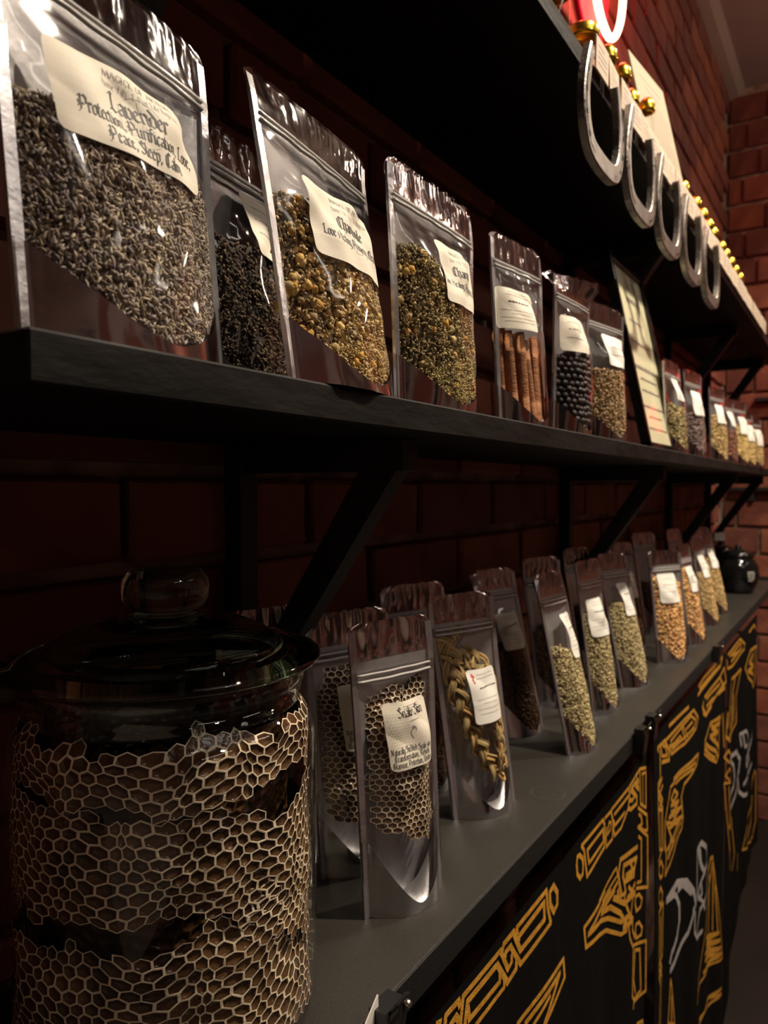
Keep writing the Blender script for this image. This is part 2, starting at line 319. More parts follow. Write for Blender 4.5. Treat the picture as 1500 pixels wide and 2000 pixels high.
# light roman capitals for the shop line
for ch, wd, st in (('M', .95, ['0,0 .1,1 .4,.1 .7,1 .8,0']), ('A', .8, ['0,0 .33,1 .66,0', '.13,.36 .53,.36']), ('K', .72, ['0,0 0,1', '.5,1 0,.45 .55,0']), ('O', .86, ['.33,1 .05,.75 .05,.25 .33,0 .62,.25 .62,.75 .33,1']),
   ('F', .6, ['0,0 0,1 .45,1', '0,.55 .35,.55']), ('E', .64, ['.48,0 0,0 0,1 .46,1', '0,.53 .36,.53']), ('I', .3, ['0,0 0,1'])): GL['~'+ch] = (wd, [P_(s) for s in st])
GL['~G'] = (.84, [P_('.62,.8 .35,1 .05,.75 .05,.25 .35,0 .62,.15 .62,.45 .42,.45')]); GL['~C'] = (.78, [P_('.6,.82 .33,1 .05,.75 .05,.25 .33,0 .6,.18')]); GL['~R'] = (.7, [P_('0,0 0,1 .35,1 .48,.78 .35,.55 0,.52 .2,.5 .55,0')])
GL['~T'] = (.7, [P_('0,1 .6,1'), P_('.3,1 .3,0')]); GL['~S'] = (.6, [P_('.42,.85 .22,1 .03,.78 .42,.3 .3,.03 0,.12')]); GL['~H'] = (.8, [P_('0,0 0,1'), P_('.55,0 .55,1'), P_('0,.52 .55,.52')]); GL['~L'] = (.6, [P_('0,1 0,0 .45,0')]); GL['~P'] = (.62, [P_('0,0 0,1 .35,1 .46,.76 .35,.5 0,.5')])
def nib(text, size, cx, cy, nibw=.15, ang=38, thin=.022, caps=False, aspect=1.0):
    """quads for a centred line of lettering; (cx, cy) is the middle of the x-height"""
    wd = sum(GL.get(('~'+c) if caps and ('~'+c) in GL else c, (.5, []))[0] for c in text)
    x = -wd/2; out = []; nv = (math.cos(R_(ang))*nibw/2, math.sin(R_(ang))*nibw/2)
    for c in text:
        g = GL.get(('~'+c) if caps and ('~'+c) in GL else c, (.5, []))
        for st in g[1]:
            for a, b in zip(st, st[1:]):
                dx, dy = b[0]-a[0], b[1]-a[1]; l = math.hypot(dx, dy) or 1; px, py = -dy/l*thin, dx/l*thin
                vx, vy = (nv[0]+px, nv[1]+py) if nv[0]*px+nv[1]*py >= 0 else (nv[0]-px, nv[1]-py)
                ex, ey = dx/l*.02, dy/l*.02
                q = [(a[0]-vx-ex, a[1]-vy-ey), (b[0]-vx+ex, b[1]-vy+ey), (b[0]+vx+ex, b[1]+vy+ey), (a[0]+vx-ex, a[1]+vy-ey)]
                out.append([(cx+(x+u)*size*aspect, cy+(v-.5)*size) for u, v in q])
        x += g[0]
    return out
def scribble(w, cx, cy, h, seed):    # an illegible line of small print
    r = random.Random(seed); x = cx-w/2; out = []
    while x < cx+w/2:
        l = r.uniform(.5, 1.6)*h*1.2
        out.append([(x, cy-h*.3), (x+l, cy-h*.3), (x+l, cy+h*r.uniform(.1, .35)), (x, cy+h*r.uniform(.1, .35))]); x += l+h*r.uniform(.15, .5)
    return out
def ribbon(pts, w, closed=False):
    out = []; n = len(pts)
    for i in range(n if closed else n-1):
        a, b = pts[i], pts[(i+1) % n]; dx, dy = b[0]-a[0], b[1]-a[1]; l = math.hypot(dx, dy) or 1; px, py = -dy/l*w/2, dx/l*w/2; ex, ey = dx/l*w*.3, dy/l*w*.3
        out.append([(a[0]-px-ex, a[1]-py-ey), (b[0]-px+ex, b[1]-py+ey), (b[0]+px+ex, b[1]+py+ey), (a[0]+px-ex, a[1]+py-ey)])
    return out
# ---------------------------------------------------------------- stand-up pouches
TP = [0, .1, .3, .5, .68, .78, .84, 1]; RP = [.95, 1, .97, .85, .5, .14, .05, .03]
class Pouch:
    def __init__(s, w, h, lean, B, seed, gus=.20, crease=1.0, flapw=1.0, twist=0):
        s.w, s.h, s.l, s.B, s.seed, s.g, s.cr, s.fw, s.tw = w, h, R_(lean), B, seed, gus, crease, flapw, twist
        s.wi = w/2-.005; rr = np.random.default_rng(seed); s.ph = rr.uniform(0, 6.28, 12)
    def prof(s, t): return np.interp(np.asarray(t)/s.h, TP, RP)
    def q(s, sx): return np.clip(1-(np.abs(sx)/s.wi)**2.4, 0, 1)
    def wr(s, a, t):
        p = s.ph; u = t/s.h
        env = np.exp(-((u-.63)/.09)**2)*s.q(a)
        z = .0016*s.cr*env*(np.sin(a*90+t*60+p[0])+.8*np.sin(a*150-t*95+p[1])+.6*np.abs(np.sin(a*70+t*120+p[2])))
        z = z+.0004*s.cr*s.q(a)*np.sin(a*210+p[3]+3*np.sin(t*60+p[4]))*(u < .84)
        fl = np.clip((u-.88)/.06, 0, 1)
        z = z+fl*.0014*s.fw*(np.sin(a*330+p[5]+2*np.sin(a*90+p[7]))+.7*np.sin(a*560+p[6]+t*40))
        return z+fl*s.tw*(u-.88)*np.sin(a*25)
    def nf(s, a, t): return .0009+s.B*s.q(a)*s.prof(t)+s.wr(a, t)
    def nb(s, a, t): return -(.0009+.5*s.B*s.q(a)*s.prof(t))+s.wr(a, t)*(np.asarray(t)/s.h > .86)
    def P(s, a, t, n):
        a = np.asarray(a, float); t = np.asarray(t, float); n = np.asarray(n, float); k = 1-.05*s.prof(t)
        a, t, n = np.broadcast_arrays(a*k, t, n)
        return np.stack([n-t*math.sin(s.l), a, t*math.cos(s.l)], -1)
    def tg(s, a): return s.g*s.h*(.12+.88*(np.abs(a)/s.wi)**1.7)
    def hw(s, t):
        rc = .009; d = np.clip(t-(s.h-rc), 0, rc); return s.w/2-(rc-np.sqrt(np.maximum(rc*rc-d*d, 0)))
    def sheet(s, name, fn, mat, par, na, nt, t0=0., t1=None, off=0.):
        t1 = t1 or s.h; vs = []; fs = []
        for t in np.linspace(t0, t1, nt+1):
            a = np.linspace(-1, 1, na+1)*s.hw(t); vs.append(s.P(a, np.full_like(a, t), fn(a, t)+off))
        vs = np.concatenate(vs)
        for j in range(nt):
            for i in range(na): b = j*(na+1)+i; fs.append((b, b+1, b+na+2, b+na+1))
        return mk(name, vs.tolist(), fs, mat, par, smooth=True)
def quads_on(p, quads, off, name, mat, par):
    vs = []; fs = []
    for q in quads:
        L_ = math.hypot(q[1][0]-q[0][0], q[1][1]-q[0][1]) if len(q) == 4 else 0; n = max(1, int(L_/.0012))
        for i in range(n):
            r = q if n == 1 else [tuple(q[0][j]+(q[1][j]-q[0][j])*i/n for j in (0, 1)), tuple(q[0][j]+(q[1][j]-q[0][j])*(i+1)/n for j in (0, 1)), tuple(q[3][j]+(q[2][j]-q[3][j])*(i+1)/n for j in (0, 1)), tuple(q[3][j]+(q[2][j]-q[3][j])*i/n for j in (0, 1))]
            b = len(vs); a = np.array([c[0] for c in r]); t = np.array([c[1] for c in r]); vs += p.P(a, t, p.nf(a, t)+off).tolist(); fs.append(tuple(range(b, b+len(r))))
    return mk(name, vs, fs, mat, par)
def label_on(p, box, par, mat, rc=.004, off=.0005, n=48):
    l, r, b, t = box; cs = (l+r)/2; W = (r-l)/2; vs = []; fs = []; thick = []
    rows = np.concatenate([[0, .15, .5, 1], np.linspace(1.5, (t-b)/rc-1.5, 44), [(t-b)/rc-1, (t-b)/rc-.5, (t-b)/rc-.15, (t-b)/rc]])*rc
    for y in rows:
        d = max(0, rc-min(y, (t-b)-y)); hw = W-(rc-math.sqrt(max(rc*rc-d*d, 0)))
        a = cs+np.linspace(-1, 1, n+1)*hw; tt = np.full_like(a, b+y); vs.append(p.P(a, tt, p.nf(a, tt)+off))
    vs = np.concatenate(vs); k = len(rows)
    for j in range(k-1):
        for i in range(n): q = j*(n+1)+i; fs.append((q, q+1, q+n+2, q+n+1))
    return mk('label', vs.tolist(), fs, mat, par, smooth=True)
# templates for loose contents: axis along local X, unit length 1
def spindle(k=5):
    v = [(-.5, 0, 0)]
    for x, r in ((-.25, .8), (.15, 1)): v += [(x, r*.5*math.cos(6.283*j/k), r*.5*math.sin(6.283*j/k)) for j in range(k)]
    v += [(.5, 0, 0)]; f = [(0, 1+(j+1) % k, 1+j) for j in range(k)]+[(1+j, 1+(j+1) % k, 1+k+(j+1) % k, 1+k+j) for j in range(k)]+[(1+k+j, 1+k+(j+1) % k, 2*k+1) for j in range(k)]
    return np.array(v), f
def blob(seed, amp=.25, sub=1):
    bm = bmesh.new(); bmesh.ops.create_icosphere(bm, subdivisions=sub, radius=.5); r = random.Random(seed)
    v = [tuple(c*(1+r.uniform(-amp, amp)) for c in x.co) for x in bm.verts]; f = [tuple(q.index for q in x.verts) for x in bm.faces]; bm.free(); return np.array(v), f
def curl():
    v = []; f = []
    for i in range(5):
        a = -.9+i*.45; x = math.sin(a)*.5; z = (1-math.cos(a))*.8
        v += [(x, -.5, z), (x, .5, z)]
    for i in range(4): f.append((2*i, 2*i+1, 2*i+3, 2*i+2))
    return np.array(v), f
def chip(seed):
    r = random.Random(seed); v = [(x*.5*r.uniform(.7, 1), y*.5*r.uniform(.6, 1), z*.5*r.uniform(.6, 1)) for x in (-1, 1) for y in (-1, 1) for z in (-1, 1)]
    return np.array(v), [(0,1,3,2),(4,6,7,5),(0,4,5,1),(2,3,7,6),(0,2,6,4),(1,5,7,3)]
def scatter(p, acc, tpl, N, size, cols, top, depth=(.0, .003), flat=.5, rg=None, keep=None):
    """place N copies of a template under the pouch film; size=(len,w,h) means; cols list of linear rgb"""
    v0, f0 = tpl; rg = rg or rng
    a = rg.uniform(-.995, .995, N*3)*p.wi; tmax = top(a); t = rg.uniform(0, 1, N*3)*tmax
    ok = (t > p.tg(a)+size[0]*.2)
    if keep is not None: ok &= keep(a, t)
    a, t = a[ok][:N], t[ok][:N]; n = len(a)
    if not n: return
    n0 = p.nf(a, t)-.0006-size[2]*.5-rg.uniform(depth[0], depth[1], n)
    yaw = rg.uniform(0, 6.283, n); pit = rg.normal(0, flat, n); rol = rg.uniform(0, 6.283, n)
    sc = np.array(size)*rg.uniform(.65, 1.3, (n, 1))
    X = np.stack([np.cos(yaw)*np.cos(pit), np.sin(yaw)*np.cos(pit), np.sin(pit)], -1)
    Z0 = np.stack([-np.cos(yaw)*np.sin(pit), -np.sin(yaw)*np.sin(pit), np.cos(pit)], -1); Y0 = np.cross(Z0, X)
    Y = Y0*np.cos(rol)[:, None]+Z0*np.sin(rol)[:, None]; Z = np.cross(X, Y)
    L = v0[None]*sc[:, None, :]
    W = L[..., 0:1]*X[:, None]+L[..., 1:2]*Y[:, None]+L[..., 2:3]*Z[:, None]     # (s, t, n) offsets
    lim = p.wi*1.0
    aa = np.clip(a[:, None]+W[..., 0], -lim, lim); tt = np.maximum(t[:, None]+W[..., 1], .001)
    nn = n0[:, None]+W[..., 2]; nn = np.minimum(nn, p.nf(aa, tt)-.0003)
    pts = p.P(aa, tt, nn).reshape(-1, 3)
    base = acc['n']; k = len(v0)
    ff = [tuple(base+i*k+j for j in f) for i in range(n) for f in f0]
    cc = np.array(cols)[rg.integers(0, len(cols), n)]*rg.uniform(.9, 1.75, (n, 1))
    acc['v'].append(pts); acc['f'] += ff; acc['c'].append(np.repeat(cc, k, 0)); acc['n'] += n*k
def fill(p, name, label, cat, par, recipe, top, body, group=None, off=.0045):
    acc = dict(v=[], f=[], c=[], n=0)
    na, nt = 26, 30; g = []
    for j in range(nt+1):
        a = np.linspace(-1, 1, na+1)*p.wi*.985; lo = np.minimum(p.tg(a)+.0005, top(a)); t = lo+(top(a)-lo)*j/nt
        n = np.maximum(p.nf(a, t)-off, p.nb(a, t)*.9); g.append(p.P(a, t, n))
    a = np.linspace(-1, 1, na+1)*p.wi*.985; g.append(p.P(a, top(a), p.nb(a, top(a))*.8)); g = np.concatenate(g)
    acc['v'].append(g); acc['c'].append(np.tile(np.array(body), (len(g), 1))*rng.uniform(.5, 1.6, (len(g), 1))); acc['n'] = len(g)
    for j in range(nt+1):
        for i in range(na): b = j*(na+1)+i; acc['f'].append((b, b+1, b+na+2, b+na+1))
    for r in recipe: scatter(p, acc, r[0], r[1], r[2], r[3], top, **(r[4] if len(r) > 4 else {}))
    o = mk(name, np.concatenate(acc['v']).tolist(), acc['f'], M['content'], None, smooth=True, col=np.concatenate(acc['c']))
    o.matrix_world = Matrix.Translation(par.location) @ Matrix.Rotation(par.rotation_euler.z, 4, 'Z')
    return tag(o, label, cat, group, 'stuff')
def pouch(label, x, y, z, yaw, lean, w, h, seed=1, B=.02, res=(30, 44), gus=.2, crease=1., flapw=1., twist=0., box=None, text=None, lmat='label', group=None, zipt=.82, flap='flapfoil'):
    e = empty('herb_pouch', (x, y, z), R_(yaw)); tag(e, label, 'pouch', group)
    p = Pouch(w, h, lean, B, seed, gus, crease, flapw, twist)
    p.sheet('front_film', p.nf, M['film'], e, *res)
    p.sheet('back_foil', p.nb, M['foil_back'], e, res[0], res[1], t1=h*.87)
    p.sheet('top_flap', p.nb, M[flap], e, int(res[0]*1.6), 8, t0=h*.868, off=.0002)
    # lower lip: front panel below the curved gusset weld, laminated with foil
    vs = []; fs = []; na = res[0]
    for j in range(9):
        a = np.linspace(-1, 1, na+1)*p.w/2; lim = np.where(np.abs(a) < p.wi, p.tg(np.clip(a, -p.wi, p.wi)), p.tg(p.wi)); t = lim*j/8
        vs.append(p.P(a, t, p.nf(a, t)+.0003))
    vs = np.concatenate(vs)
    for j in range(8):
        for i in range(na): b = j*(na+1)+i; fs.append((b, b+1, b+na+2, b+na+1))
    mk('bottom_lip', vs.tolist(), fs, M['lipfoil'], e, smooth=True)
    # folded floor of the pouch
    vs = []; fs = []
    for j in range(7):
        k = j/6; a = np.linspace(-1, 1, na+1)*p.wi; n = p.nf(a, 0*a)*(1-k)+p.nb(a, 0*a)*k; t = (p.tg(a)*.85)*math.sin(math.pi*k)
        vs.append(p.P(a, t, n))
    vs = np.concatenate(vs)
    for j in range(6):
        for i in range(na): b = j*(na+1)+i; fs.append((b, b+1, b+na+2, b+na+1))
    mk('gusset', vs.tolist(), fs, M['foil_back'], e, smooth=True)
    # side seals
    for sgn in (-1, 1):
        t = np.linspace(0, h-.006, 16); vs = []; fs = []
        for k, tt in enumerate(t):
            hw = p.hw(tt); o1, o2 = sgn*hw, sgn*(hw-.0055); n1, n2 = p.nf(o1, tt), p.nf(o2, tt); vs += [p.P(o1, tt, n1+.0002).tolist(), p.P(o2, tt, n2+.0002).tolist(), p.P(o2, tt, -.0011).tolist(), p.P(o1, tt, -.0011).tolist()]
            if k:
                b = 4*k
                for i in range(4): fs.append((b-4+i, b-4+(i+1) % 4, b+(i+1) % 4, b+i))
        mk('side_seal', vs, fs, M['foil'], e)
    # zip: a pale band with two ridges
    m = MB()
    for tt, r in ((zipt, .0011), (zipt+.022, .0009)):
        a = np.linspace(-p.wi, p.wi, 20); pts = p.P(a, np.full_like(a, tt*h), p.nf(a, tt*h)+.0006); m.tube(pts.tolist(), r, 6)
    z_ = m.build('zip', M['zip'], e, smooth=True)
    p.sheet('zip_band', p.nf, M['zipband'], z_, 20, 3, t0=(zipt-.008)*h, t1=(zipt+.034)*h, off=.0004)
    if box:
        lb = label_on(p, box, e, M[lmat])
        if text:
            for k, (quads, mat) in enumerate(text(box)): quads_on(p, quads, .00062+.00002*k, 'printed_text', M[mat], lb)
    return e, p
# ---------------------------------------------------------------- label layouts
def big_label(title, lines, ts=.0052, ls=.0039):
    def f(box):
        l, r, b, t = box; c = (l+r)/2+.002; H = t-b
        # pale printed moon-and-figure emblem behind the words
        em = [q for k in range(20) for q in ribbon([(c+.0105*math.cos(6.283*k/20), b+.48*H+.0105*math.sin(6.283*k/20)), (c+.0105*math.cos(6.283*(k+1)/20), b+.48*H+.0105*math.sin(6.283*(k+1)/20))], .0003)]
        em += ribbon([(c-.002, b+.25*H), (c+.001, b+.5*H), (c, b+.72*H)], .0016)+ribbon([(c-.006, b+.3*H), (c+.003, b+.42*H), (c+.006, b+.28*H)], .0007)
        out = [(em, 'paleink'), (nib('MAGICK OF ARTEMIS', .0030, c+.003, b+.885*H, .07, 20, .02, True, 1.15), 'greyink'), (nib('Home Of iHEAL Past Life Regression', .0019, c+.003, b+.755*H, .07, 25, .02, False, 1.2), 'greyink'),
               (nib(title, ts, c-.001, b+.55*H, .13, aspect=1.2), 'ink')]
        for k, s in enumerate(lines): out.append((nib(s, ls, c, b+(.34-.2*k)*H, .11, aspect=1.12), 'ink'))
        return out
    return f
def snake_label(box):
    l, r, b, t = box; c = (l+r)/2; H = t-b; W = r-l; q = []
    for k in range(26):                                                     # printed coiled snake
        a, a2 = k*.42, (k+1)*.42; R = lambda a: (.0022+.0006*math.sin(a*1.7)); P = lambda a: (c+.003+R(a)*math.cos(a)+.0006*math.sin(a*.5), b+.50*H+.0052*math.sin(a*.31+.3)*1.0+R(a)*.5*math.sin(a))
        q += ribbon([P(a), P(a2)], .0008)
    hx = []
    for i in range(9):
        for j in range(13): x = l+.003+i*.0024+(j % 2)*.0012; y = b+.014+j*.0022; hx.append([(x-.0006, y), (x, y-.0005), (x+.0006, y), (x, y+.0005)]) if x < c-.001 else None
    return [(hx, 'paleink'), (q, 'greyink'), (scribble(.018, c+.004, t-.0035, .0008, 3)+scribble(.018, c+.004, t-.0052, .0008, 4), 'greyink'), (nib('Snake Skin', .0046, c+.003, b+.82*H, .12, aspect=1.1), 'ink'), (scribble(.010, c+.0045, b+.70*H, .0011, 9), 'greyink'),
            (nib('Naturally Shedded Snake skin.', .0028, c, b+.27*H, .10, aspect=1.0), 'ink'), (nib('Transformation, Rebirth,', .0028, c, b+.17*H, .10, aspect=1.08), 'ink'), (nib('Glamour, Protection, Wisdom', .0028, c, b+.07*H, .10, aspect=1.0), 'ink')]
def small_label(seed, red=False):
    def f(box):
        l, r, b, t = box; c = (l+r)/2+.003; H = t-b; W = (r-l)
        out = [(scribble(W*.6, c, t-.1*H, .0011, seed)+scribble(W*.7, c, t-.17*H, .0011, seed+1)+scribble(W*.8, c-.002, b+.45*H, .001, seed+3)+scribble(W*.5, c, b+.37*H, .001, seed+4)+scribble(W*.8, c-.002, b+.27*H, .001, seed+5)+scribble(W*.7, c-.002, b+.18*H, .001, seed+6), 'greyink'),
               (scribble(W*.62, c, b+.66*H, .0024, seed+2), 'ink')]
        if red: out.append((ribbon([(l+.006, t-.004), (l+.0075, t-.006), (l+.006, t-.009), (l+.0068, t-.012)], .0016)+ribbon([(l+.005, t-.006), (l+.0085, t-.0065)], .0012), 'redink'))
        return out
    return f
def faint_label(seed):
    def f(box):
        l, r, b, t = box; c = (l+r)/2; H = t-b; W = r-l
        return [(scribble(W*.6, c, b+.62*H, .0028, seed)+scribble(W*.7, c, b+.38*H, .0018, seed+1)+scribble(W*.6, c, b+.82*H, .0012, seed+2), 'greyink')]
    return f
MZ, LZ = .0555, -.3148
SP, BL1, BL2, CU, CH = spindle(), blob(1, .16, 2), blob(2, .35), curl(), chip(4)
# ---- middle shelf, from the near end
e, p = pouch('large clear pouch of lavender buds at the near end of the middle shelf', -.264, .212, MZ, 8.5, 5, .127, .165, 11, .021, (56, 70), gus=.21, crease=1.5, flapw=.15,
             flap='flapclear', box=(-.0455, .034, .079, .1165), text=big_label('Lavender', ['Protection, Purification, Love,', 'Peace, Sleep, Calm']))
lav = [(.32, .27, .22), (.38, .32, .24), (.25, .215, .19), (.42, .35, .25), (.33, .28, .24), (.21, .18, .16), (.44, .37, .27), (.28, .24, .24)]
fill(p, 'lavender_buds', 'dried grey-brown lavender buds filling the large near pouch', 'dried herb', e,
     [(SP, 5600, (.0043, .00115, .00115), lav, dict(depth=(.0, .003), flat=.35)), (SP, 120, (.010, .0006, .0006), [(.26, .2, .12)], dict(flat=.15)), (SP, 160, (.0035, .0022, .0022), lav)],
     lambda a: .090+.002*np.sin(a*90)+.0*a, (.18, .15, .125))
e, p = pouch('shadowed pouch of dark crushed herb behind the lavender pouch', -.365, .395, MZ, 8, 5, .12, .195, 12, .02, (24, 34),
             flap='flapclear', box=(-.006, .045, .108, .155), text=big_label('Catnip', ['Love, Healing, Courage']) if 0 else faint_label(3))
dark = [(.06, .04, .022), (.10, .065, .035), (.04, .03, .018), (.13, .09, .05)]
fill(p, 'crushed_herb', 'dark crushed herb inside the shadowed pouch behind the lavender', 'dried herb', e, [(CH, 1500, (.003, .002, .0012), dark), (SP, 300, (.006, .0007, .0007), dark)], lambda a: .115+.003*np.sin(a*80), (.03, .02, .014))
cham = [(.46, .32, .14), (.36, .26, .13), (.54, .40, .20), (.30, .21, .10), (.60, .47, .26), (.40, .33, .17)]
head = [(.54, .36, .12), (.58, .42, .18), (.46, .34, .17), (.58, .32, .06)]
cw_ = 'Love & Healing, Prosperity, Cleansing'
e, p = pouch('tall pouch of golden chamomile heads second on the middle shelf', -.258, .358, MZ, 8.6, 8.3, .135, .168, 13, .020, (50, 60), crease=1.5, flapw=.15, twist=.02,
             flap='flapclear', box=(-.0415, .047, .0725, .1165), text=big_label('Chamomile', [cw_], .0048, .0036))
rc = lambda n1, n2, n3: [(BL1, n1, (.0062, .0056, .0052), head, dict(depth=(.0, .003))), (BL2, n1, (.0045, .0042, .004), cham, dict(depth=(.0, .003))), (CU, n2, (.0036, .0016, .003), cham, dict(flat=.9)), (CH, n3, (.0024, .0016, .0012), cham), (SP, 160, (.011, .0006, .0006), [(.34, .24, .10), (.24, .17, .08)], dict(flat=.3))]
fill(p, 'chamomile_flowers', 'golden dried chamomile heads inside the second pouch', 'dried flower', e, rc(170, 900, 700)+[(CH, 2600, (.0018, .0012, .001), [(.5, .38, .18), (.4, .28, .12)], dict(keep=lambda a, t: t < .030+.25*a))],
     lambda a: .092-.2*a+.003*np.sin(a*120), (.10, .065, .03))
e, p = pouch('pouch of fine olive chamomile with a wrinkled bright top, third on the middle shelf', -.262, .479, MZ, 1, 2, .130, .165, 14, .020, (46, 56), crease=1.3, flapw=.9,
             box=(-.0165, .0545, .076, .121), text=big_label('Chamomile', [cw_], .0046, .0034))
olive = [(.30, .24, .11), (.40, .33, .16), (.22, .18, .08), (.48, .38, .19), (.18, .14, .07)]
fill(p, 'chamomile_flowers', 'olive-brown chamomile crumbs with a few heads inside the third pouch', 'dried flower', e, [(BL1, 110, (.0058, .0052, .005), head, dict(depth=(0, .003))), (CU, 1300, (.0030, .0012, .0024), olive, dict(flat=.9)), (CH, 3000, (.0020, .0013, .001), olive), (SP, 150, (.008, .0005, .0005), [(.4, .3, .14)], dict(flat=.3)),
      (CH, 2600, (.0015, .001, .0009), [(.42, .34, .15), (.32, .27, .12)], dict(keep=lambda a, t: t < .034+.2*a))], lambda a: .102-.16*a+.003*np.sin(a*130), (.06, .045, .022))
e, p = pouch('narrow pouch of cinnamon sticks beside the third chamomile pouch', -.265, .646, MZ, -7, 3, .093, .172, 15, .019, (34, 44), crease=1.2, flapw=.6,
             box=(-.0445, .0045, .0855, .1225), text=small_label(31))
mw = Matrix.Translation(e.location) @ Matrix.Rotation(e.rotation_euler.z, 4, 'Z')
def stick_mesh():
    n = 40; vs = []; fs = []
    for z in (0, .25, .5, .75, 1):
        for side in (0, 1):
            for i in range(n+1):
                u = i/n; a = u*math.pi*3.4-1.7*math.pi; r = .0019+.0036*abs(u-.5)*2*(.9)-side*.0007; sx = 1 if u < .5 else -1
                vs.append((sx*.0016+r*math.cos(a)*1.0, r*math.sin(a)*1.1, z))
    k = n+1
    for j in range(4):
        for side in (0, 1):
            for i in range(n): b = (2*j+side)*k+i; fs.append((b, b+1, b+2*k+1, b+2*k) if side == 0 else (b+1, b, b+2*k, b+2*k+1))
    for j in (0, 4):
        for i in range(n): b = 2*j*k+i; fs.append((b, b+1, b+k+1, b+k))
    me = bpy.data.meshes.new('cinnamon_stick'); me.from_pydata(vs, [], fs); me.update(); me.materials.append(M['cinnamon']); me.shade_smooth(); return me
sm = stick_mesh()
for k, (a, t0, lean_, L_, dn) in enumerate([(-.034, .018, .02, .071, .006), (-.023, .011, -.01, .074, .009), (-.012, .007, .015, .078, .011), (.0005, .005, -.06, .074, .0125), (.0125, .005, .05, .080, .012), (.024, .007, .03, .076, .009), (.034, .013, -.02, .07, .005)]):
    o = bpy.data.objects.new('cinnamon_stick', sm); C.objects.link(o)
    pt = p.P(a, t0, p.nf(a, t0)*.9-.0085); o.matrix_world = mw @ Matrix.Translation(Vector(pt.tolist())) @ Matrix.Rotation(-lean_, 4, 'X') @ Matrix.Rotation(-R_(6), 4, 'Y') @ Matrix.Rotation(k*1.1, 4, 'Z') @ Matrix.Diagonal((1.05, 1.05, L_, 1))
    tag(o, 'rolled brown cinnamon stick standing inside the narrow clear pouch', 'cinnamon stick', 'cinnamon sticks in the narrow pouch')
e, p = pouch('pouch of round black berries with a folded-over top', -.264, .77, MZ, -2.6, -1, .098, .166, 16, .021, (30, 40), flapw=1.3, twist=.12, box=(-.041, .005, .0835, .12), text=faint_label(41))
mw = Matrix.Translation(e.location) @ Matrix.Rotation(e.rotation_euler.z, 4, 'Z')
bv, bf = blob(5, .05, 2); bme = bpy.data.meshes.new('dried_berry'); bme.from_pydata((bv*.0078).tolist(), [], bf); bme.update(); bme.materials.append(M['berry']); bme.shade_smooth()
for lay_, (dp, off_) in enumerate(((.0046, 0), (.0092, .0035))):
    row = 0; t = .008+off_
    while t < .084:
        a = -.043+(row % 2)*.0036+off_
        while a < .044:
            n_ = float(p.nf(a, t))-dp-rnd.uniform(0, .0014)
            if t > p.tg(a)+.003 and t < .083+.004*math.sin(a*200) and n_ > float(p.nb(a, t))+.003:
                o = bpy.data.objects.new('dried_berry', bme); C.objects.link(o); q = p.P(a+rnd.uniform(-.0009, .0009), t+rnd.uniform(-.0009, .0009), n_); o.location = mw @ Vector(q.tolist()); o.scale = [rnd.uniform(.85, 1.08)]*3; o.rotation_euler = (rnd.uniform(0, 6), rnd.uniform(0, 6), 0)
                tag(o, 'wrinkled black dried berry inside the pouch with a folded-over top', 'berry', 'black berries in the folded-top pouch')
            a += .0072
        t += .0062; row += 1
e, p = pouch('pouch of tan speckled seeds in front of the leaning framed menu', -.262, .895, MZ, -9.7, 1.1, .102, .163, 17, .020, (30, 40), flapw=.8, box=(-.0185, .0455, .088, .1265), lmat='wlabel', text=faint_label(51))
tan = [(.36, .24, .12), (.48, .34, .18), (.24, .15, .08), (.15, .09, .05), (.56, .42, .24)]
fill(p, 'herb_seeds', 'tan speckled seeds inside the pouch in front of the framed menu', 'seeds', e, [(SP, 2400, (.0040, .0016, .0016), tan, dict(flat=.4))], lambda a: .083+0*a, (.16, .10, .05))
# framed menu leaning on the middle shelf
e = empty('framed_menu', (-.25, 1.164, MZ)); tag(e, 'tall cream menu in a glossy black frame leaning back on the middle shelf', 'sign')
W2, H_, ln = .095, .291, R_(12.2)
def shear(vs, ln): return [(x-z*math.sin(ln), y, z*math.cos(ln)) for x, y, z in vs]
def sb(name, m, par, *boxes, lean=ln, bev=.0008):
    b = MB()
    for x in boxes: b.box(*x, bev=bev)
    b.v = shear(b.v, lean); return b.build(name, m, par)
sb('frame', M['blackgloss'], e, (-.012, .002, -W2, -W2+.009, 0, H_), (-.012, .002, W2-.009, W2, 0, H_), (-.012, .002, -W2, W2, 0, .009), (-.012, .002, -W2, W2, H_-.009, H_))
pp = sb('paper', M['paper'], e, (-.008, -.004, -W2+.008, W2-.008, .008, H_-.008), bev=0)
sb('clear_cover', M['acrylic'], e, (-.003, -.001, -W2+.008, W2-.008, .008, H_-.008), bev=0)
b = MB()
for k, (cy, wd, hh) in enumerate([(.235, .05, .014), (.20, .07, .006), (.165, .11, .008), (.125, .12, .010), (.108, .09, .006), (.09, .10, .006), (.065, .12, .006), (.05, .08, .005), (.032, .11, .005)]):
    for q in scribble(wd, .0, cy, hh, 70+k): b.add(shear([(-.0035, a, t) for a, t in q], ln), [(0, 1, 2, 3)])
b.build('printed_text', M['greyink'], pp)
